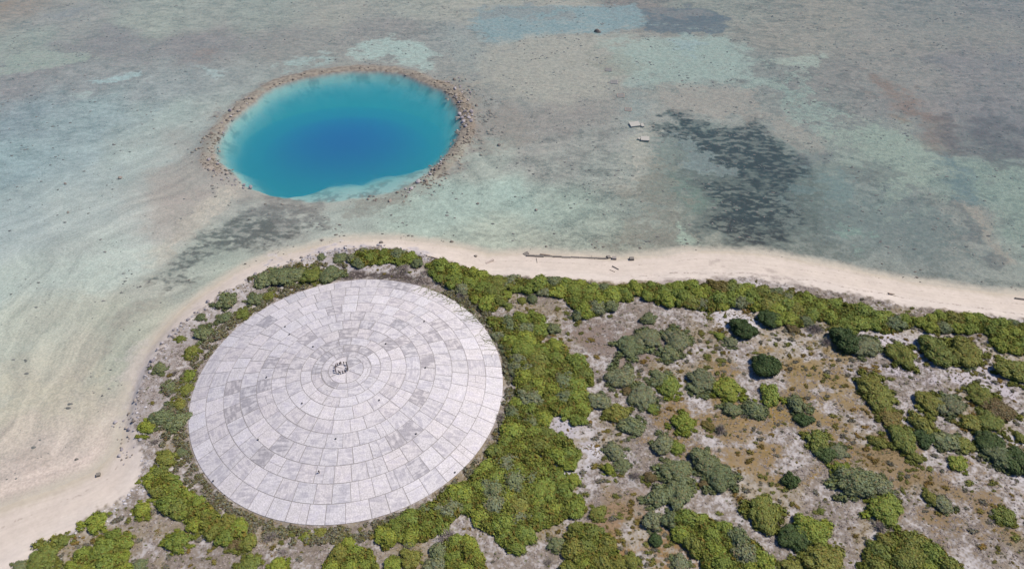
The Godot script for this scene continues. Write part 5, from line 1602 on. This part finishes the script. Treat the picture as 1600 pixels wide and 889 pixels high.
func build_ground_cover() -> void:
	# low plants: skirts of the lone shrubs, olive and rusty cushions in the open scrub
	var pa := []
	var pt := PackedColorArray()
	for u in skirts:
		var q: Vector2 = u[0]
		if q.length() < DOME_R + 0.8: continue
		var r: float = u[1]
		pa.append(Transform3D(Basis(Vector3.UP, rng.randf() * TAU).scaled(Vector3(r * rng.randf_range(0.8, 1.4), r * 0.8, r)), Vector3(q.x, height(q.x, q.y) - 0.08, q.y)))
		var g := rng.randf_range(0.75, 1.1)
		pt.append(Color(u[2].r * g, u[2].g * g, u[2].b * g))
	for t in 26000:
		var q := Vector2(rng.randf_range(-125.0, 305.0), rng.randf_range(-95.0, 76.0))
		if q.length() < DOME_R + 1.5: continue
		var s := shore(q.x, q.y)
		if s.x < s.y + 1.5: continue
		var rich := 0.30 + 0.9 * n_warp2.get_noise_2d(q.x, q.y) + 0.6 * n_weed.get_noise_2d(q.x, q.y) + 0.25 * smoothstep(90.0, 200.0, q.x)
		if rng.randf() > clampf(rich, 0.05, 0.85) * 0.8: continue
		var r := 0.25 + 0.75 * pow(rng.randf(), 2.5)
		pa.append(Transform3D(Basis(Vector3.UP, rng.randf() * TAU).scaled(Vector3(r * rng.randf_range(0.8, 1.5), r * 0.7, r)), Vector3(q.x, height(q.x, q.y) - 0.06, q.y)))
		var c := Color(0.19, 0.185, 0.06).lerp(Color(0.24, 0.15, 0.055), clampf(0.35 + 1.3 * n_mid.get_noise_2d(q.x * 0.7 + 9.0, q.y * 0.7) + rng.randf_range(-0.3, 0.3), 0.0, 1.0))
		if rng.randf() < 0.35: c = Color(0.20, 0.175, 0.15)
		var g := rng.randf_range(0.7, 1.1)
		pt.append(Color(c.r * g, c.g * g, c.b * g))
	tag(scatter("low_plants", crown_mesh(902, 70, 0.36, 4, 1.6), surface(Color.WHITE, 0.8, true, 0.2), pa, pt), "low olive, rusty and grey plants in the open scrub", "low plants", "", "stuff")
	print("low plants ", pa.size())
	var at := []
	var tint := PackedColorArray()
	var low := []
	var low_tint := PackedColorArray()
	for t in 190000:
		var x := rng.randf_range(-125.0, 305.0)
		var z := rng.randf_range(-95.0, 76.0)
		var r := sqrt(x * x + z * z)
		if r < 57.6: continue
		var s := shore(x, z)
		if s.x < s.y + 0.5: continue
		var w1 := n_warp.get_noise_2d(x, z)
		var mid := n_mid.get_noise_2d(x, z)
		var dens := 0.30 + 0.75 * w1 + 0.65 * mid + 0.5 * n_fine.get_noise_2d(x, z)
		if r < 66.0: dens += 0.5 * (1.0 - (r - 57.0) / 9.0)
		if rng.randf() > clampf(dens + 0.1, 0.14, 0.85) * 0.85: continue
		var size := rng.randf_range(0.28, 0.62)
		var tr := Transform3D(Basis(Vector3.UP, rng.randf() * TAU).scaled(Vector3(size, size * rng.randf_range(0.5, 0.9), size)), Vector3(x, height(x, z) - 0.02, z))
		var g := rng.randf_range(0.55, 1.15)
		var ochre := smoothstep(0.12, 0.5, n_warp2.get_noise_2d(x, z) + 0.4 * mid + rng.randf_range(-0.15, 0.15))
		var c := Color(0.38, 0.32, 0.29).lerp(Color(0.34, 0.245, 0.09), ochre * 0.8)
		if rng.randf() < 0.10: c = Color(0.16, 0.17, 0.07)
		c = Color(c.r * g, c.g * g, c.b * g)
		if at.size() < 80000:
			at.append(tr)
			tint.append(c)
	var m := surface(Color.WHITE, 0.9, true, 0.2)
	tag(scatter("dry_ground_cover", tuft_mesh(1), m, at, tint), "dry grey-brown and ochre tufts over the islet's gravel", "ground cover", "", "stuff")
	print("tufts ", at.size())
	# little stones: rubble on the reef, coral gravel along the shore
	var st := []
	var st_tint := PackedColorArray()
	for t in 130000:
		var x := rng.randf_range(-330.0, 440.0)
		var z := rng.randf_range(-355.0, 60.0)
		var s := shore(x, z)
		if s.x > 3.0: continue
		if into_pit(x, z) > -1.0: continue
		var dens := 0.04 + 0.9 * smoothstep(0.08, 0.5, n_mid.get_noise_2d(x * 0.6 + 30.0, z * 0.6) + 0.5 * n_warp2.get_noise_2d(x * 2.0, z * 2.0))
		if rng.randf() > dens * 0.30 * (0.45 if x < -60.0 else 1.0): continue
		var size := 0.20 + 0.55 * pow(rng.randf(), 3.0)
		if s.x > -3: size *= 0.5
		st.append(Transform3D(Basis(Vector3.UP, rng.randf() * TAU).scaled(Vector3(size * rng.randf_range(0.8, 1.8), size * 0.6, size)), Vector3(x, height(x, z) + size * 0.1, z)))
		var g := rng.randf_range(0.5, 1.1)
		st_tint.append(Color(0.17 * g, 0.155 * g, 0.135 * g))
	tag(scatter("reef_rubble", stone_meshes[2], surface(Color.WHITE, 0.95, true, 0.2), st, st_tint), "small dark coral stones strewn over the reef flat", "rubble", "", "stuff")
	print("rubble ", st.size())
	var rr := []
	var rr_tint := PackedColorArray()
	for t in 40000:
		var a := rng.randf_range(-1.05, 3.7)
		var d := Vector2(cos(a), sin(a))
		var q := pit + d * (look(pit_r, wrapf(a, -PI, PI)) + rng.randfn(4.0, 5.0 + 4.0 * smoothstep(0.8, 0.0, absf(a + 0.3))))
		var heavy := smoothstep(0.75, 0.0, absf(a + 0.35)) + 0.38 * smoothstep(0.5, 0.0, absf(a - 0.55)) + 0.33 * smoothstep(0.7, 0.0, absf(a - 2.9)) + 0.006
		if rng.randf() > heavy * 0.30 * smoothstep(-0.25, 0.25, n_mid.get_noise_2d(q.x * 1.5, q.y * 1.5)): continue
		if into_pit(q.x, q.y) > 2.5: continue
		var size := 0.2 + 0.75 * pow(rng.randf(), 3.0)
		rr.append(Transform3D(Basis(Vector3.UP, rng.randf() * TAU).scaled(Vector3(size * 1.3, size * 0.8, size)), Vector3(q.x, maxf(height(q.x, q.y), -0.5) + size * 0.2, q.y)))
		var g := rng.randf_range(0.55, 1.15)
		rr_tint.append(Color(0.235 * g, 0.208 * g, 0.172 * g))
	tag(scatter("rim_rubble", stone_meshes[5], surface(Color.WHITE, 0.95, true, 0.2), rr, rr_tint), "broken brown reef rubble heaped round the crater's rim", "rubble", "", "stuff")
	print("rim ", rr.size())
	# stones of the shore gravel at the sea walls and on the spits
	var sg := []
	var sg_tint := PackedColorArray()
	for t in 60000:
		var x := rng.randf_range(-120.0, 60.0)
		var z := rng.randf_range(-90.0, 70.0)
		var s := shore(x, z)
		var over := s.x - s.y
		if over < 0.2 or over > 7.0 or sqrt(x * x + z * z) < 62.0: continue
		if rng.randf() > 0.4 * exp(-maxf(over, 0.0) / 3.0): continue
		var size := 0.12 + 0.4 * pow(rng.randf(), 2.0)
		sg.append(Transform3D(Basis(Vector3.UP, rng.randf() * TAU).scaled(Vector3(size * 1.3, size * 0.8, size)), Vector3(x, height(x, z) + size * 0.15, z)))
		var g := rng.randf_range(0.55, 1.1)
		sg_tint.append(Color(0.42 * g, 0.40 * g, 0.415 * g))
	tag(scatter("shore_rubble", stone_meshes[4], surface(Color.WHITE, 0.95, true, 0.2), sg, sg_tint), "grey coral rubble behind the sea wall round the dome", "rubble", "", "stuff")

# ---------------------------------------------------------------- concrete and timber left on beach and reef
func block(called: String, x: float, z: float, size: Vector3, turn: Vector3, mat: Material, label: String, category: String, lift := 0.3) -> void:
	var b := MB.new()
	box_in(b, Transform3D(), size, 0.08)
	var o := put(called, b.done(), mat)
	o.position = Vector3(x, maxf(height(x, z), -0.5) + size.y * lift, z)
	o.rotation_degrees = turn
	tag(o, label, category)

func beam(called: String, a: Vector2, d: Vector2, r: float, mat: Material, label: String, category: String) -> void:
	var p := Vector3(a.x, height(a.x, a.y) + r * 0.7, a.y)
	var q := Vector3(d.x, height(d.x, d.y) + r * 0.7, d.y)
	var b := MB.new()
	tube_in(b, p, q, r, r * 0.8, 7, Color.WHITE, true)
	tag(put(called, b.done(), mat), label, category)

func build_remains() -> void:
	var conc := surface(Color(0.23, 0.205, 0.185), 0.95)
	var dark := surface(Color(0.15, 0.135, 0.12), 0.95)
	var wood := surface(Color(0.22, 0.165, 0.13), 0.9)
	var pale := surface(Color(0.30, 0.29, 0.26), 0.9)
	# the long low wall at the waterline, in sections that have shifted
	var a := Vector2(66.7, -74.6)
	var d := Vector2(102.4, -72.5)
	var wall := base("ruined_sea_wall", Vector3(a.x, 0, a.y))
	tag(wall, "long low broken concrete wall along the waterline", "wall")
	var n := 9
	for k in n:
		var p := a.lerp(d, (k + 0.5) / n) + Vector2(0, rng.randf_range(-0.25, 0.25))
		var b := MB.new()
		var len_ := a.distance_to(d) / n - 0.15
		box_in(b, Transform3D(Basis(Vector3.UP, -(d - a).angle() + rng.randf_range(-0.03, 0.03)), Vector3(p.x - a.x, 0.42 + rng.randf_range(-0.15, 0.1), p.y - a.y)), Vector3(len_, 0.5, lerpf(0.5, 0.9, rng.randf())), 0.08)
		put("wall_section", b.done(), dark, wall)
	block("concrete_slab_debris", 66.7, -75.9, Vector3(2.4, 0.5, 1.7), Vector3(12, 35, 8), dark, "tilted dark concrete slab at the wall's left end", "slab")
	block("concrete_block", 103.3, -73.3, Vector3(1.7, 1.1, 1.5), Vector3(10, 20, -14), dark, "tilted concrete block at the wall's right end, touching it", "block")
	block("concrete_block", 105.8, -72.5, Vector3(1.9, 1.3, 1.5), Vector3(0, -8, 4), conc, "concrete block second from the wall's right end", "block")
	block("concrete_block", 113.4, -72, Vector3(2.0, 1.3, 1.6), Vector3(0, 3, 0), dark, "squared concrete block standing apart right of the wall", "block")
	block("concrete_block", -78.5, 37.9, Vector3(1.25, 1.2, 1.3), Vector3(0, 18, 0), surface(Color(0.16, 0.145, 0.125), 0.9), "single dark square block alone on the left sand flat", "block")
	block("timber_beam", 50.6, -69.7, Vector3(4.3, 0.6, 0.9), Vector3(3, 40, 0), surface(Color(0.30, 0.25, 0.22), 0.9), "thick grey beam slanting on the sand near the point", "beam")
	beam("driftwood_log", Vector2(24.9, -71.1), Vector2(31.5, -68.1), 0.3, wood, "dark log lying across the sea wall's right end", "log")
	beam("driftwood_log", Vector2(104.3, -66.8), Vector2(106.8, -64.3), 0.28, dark, "dark plank-like log on the sand below the concrete blocks", "log")
	beam("driftwood_log", Vector2(102.9, -64.2), Vector2(105, -62.5), 0.14, wood, "thin pale log just beneath the dark plank-like one", "log")
	beam("driftwood_log", Vector2(71.2, -72.8), Vector2(71.5, -68.9), 0.12, dark, "thin branch pointing inland from the wall", "log")
	beam("driftwood_log", Vector2(271.1, -47.2), Vector2(277, -46), 0.4, dark, "dark log on the sand at the far right of the beach", "log")
	beam("driftwood_log", Vector2(73, -75.5), Vector2(77.5, -74.6), 0.35, wood, "brown log washed against the sea side of the wall", "log")
	var heap := base("driftwood_heap", Vector3.ZERO)
	heap.position = Vector3(Vector2(219.4, -48.5).x, 0, Vector2(219.4, -48.5).y)
	heap.position.y = height(heap.position.x, heap.position.z)
	tag(heap, "small heap of driftwood in the middle of the right beach", "driftwood")
	for k in 7:
		var b := MB.new()
		var t := rng.randf_range(-0.5, 0.5)
		tube_in(b, Vector3(-1.2, 0.1 + 0.08 * k, -0.8 + 0.2 * k), Vector3(1.0 + t, 0.15 + 0.06 * k, 0.3 * t + 0.1 * k), 0.11, 0.07, 6, Color.WHITE, true)
		put("branch", b.done(), wood, heap)
	# square caissons and slabs standing in the reef: the row that runs from the blue channel to the eelgrass
	var rust := surface(Color(0.24, 0.18, 0.14), 0.9)
	var frames := [[119.9, -249.8, 4.6, dark, "dark square caisson nearest the blue channel"], [121.9, -234.4, 5.0, conc, "grey square caisson second from the blue channel"], [124.1, -218.2, 5.0, rust, "rusty square caisson third from the blue channel"], [126.7, -202.2, 4.4, rust, "rusty square caisson nearest the white slabs"]]
	for q in frames:
		var o := base("square_caisson", Vector3(q[0], maxf(height(q[0], q[1]), -0.5), q[1]), -0.12)
		tag(o, q[4], "caisson", "square concrete caissons in a row on the reef")
		var s: float = q[2]
		for k in 4:
			var b := MB.new()
			var dir := Vector3(1, 0, 0).rotated(Vector3.UP, PI / 2 * k)
			box_in(b, Transform3D(Basis(Vector3.UP, PI / 2 * k), dir.rotated(Vector3.UP, PI / 2) * s * 0.4), Vector3(s * 0.78, 0.6, 0.45), 0.08)
			put("frame_wall", b.done(), q[3], o)
		var fb := MB.new()
		box_in(fb, Transform3D(Basis(), Vector3(0, 0.1, 0)), Vector3(s * 0.72, 0.25, s * 0.7), 0.0)
		put("frame_floor", fb.done(), dark, o)
	block("white_slab", 128.3, -185.3, Vector3(5.6, 0.7, 4.4), Vector3(1, 12, 1), pale, "white slab upper of two, with chipped left end", "slab", 0.95)
	block("white_slab", 132.5, -184.6, Vector3(1.6, 0.6, 3.2), Vector3(0, 6, 4), pale, "narrow white slab beside the upper white one", "slab", 0.95)
	block("white_slab", 132.1, -170.3, Vector3(4.6, 0.8, 3.8), Vector3(1, -8, 1), pale, "broad white slab lower of two, at the eelgrass edge", "slab", 0.95)
	block("white_slab", 129, -170.9, Vector3(1.4, 0.6, 1.8), Vector3(0, -30, 2), pale, "small white slab fragment left of the lower one", "slab", 0.95)

func _ready() -> void:
	rng.seed = 20240
	var cam := Camera3D.new()
	cam.name = "camera"
	cam.position = Vector3(60.4, 219.0, 177.2)
	cam.rotation_degrees = Vector3(-43.2, 0, 0)
	cam.fov = 41.6
	cam.near = 1.0
	cam.far = 20000.0
	add_child(cam)
	cam.current = true
	var env := Environment.new()
	env.background_mode = Environment.BG_SKY
	var sky := Sky.new()
	var sm := ProceduralSkyMaterial.new()
	sm.sky_top_color = Color(0.30, 0.50, 0.80)
	sm.sky_horizon_color = Color(0.72, 0.82, 0.92)
	sm.sky_curve = 0.12
	sm.sky_energy_multiplier = 0.75
	sm.ground_bottom_color = Color(0.25, 0.3, 0.3)
	sm.ground_horizon_color = Color(0.6, 0.7, 0.75)
	sky.sky_material = sm
	env.sky = sky
	env.tonemap_mode = Environment.TONE_MAPPER_LINEAR
	env.tonemap_exposure = 1.35
	env.sdfgi_enabled = true
	env.ssao_enabled = true
	env.ssil_enabled = true
	env.volumetric_fog_enabled = true
	env.volumetric_fog_density = 0.0
	var we := WorldEnvironment.new()
	we.name = "environment"
	we.environment = env
	add_child(we)
	var sun := DirectionalLight3D.new()
	sun.name = "sun"
	sun.light_energy = 1.55
	sun.light_color = Color(1.0, 0.965, 0.92)
	sun.light_angular_distance = 0.5
	sun.shadow_enabled = true
	sun.rotation_degrees = Vector3(-56, 99, 0)
	add_child(sun)
	setup_noise()
	setup_shapes()
	setup_floor_colors()
	setup_field()
	setup_patches()
	var t0 := Time.get_ticks_msec()
	build_ground()
	print("ground ", Time.get_ticks_msec() - t0)
	build_water()
	build_dome()
	print("dome ", Time.get_ticks_msec() - t0)
	build_people()
	print("people ", Time.get_ticks_msec() - t0)
	setup_plants()
	print("plants ", Time.get_ticks_msec() - t0)
	build_thickets()
	build_undergrowth()
	build_lone_shrubs()
	print("shrubs ", Time.get_ticks_msec() - t0)
	build_stones()
	build_ground_cover()
	build_remains()

	print("all ", Time.get_ticks_msec() - t0)
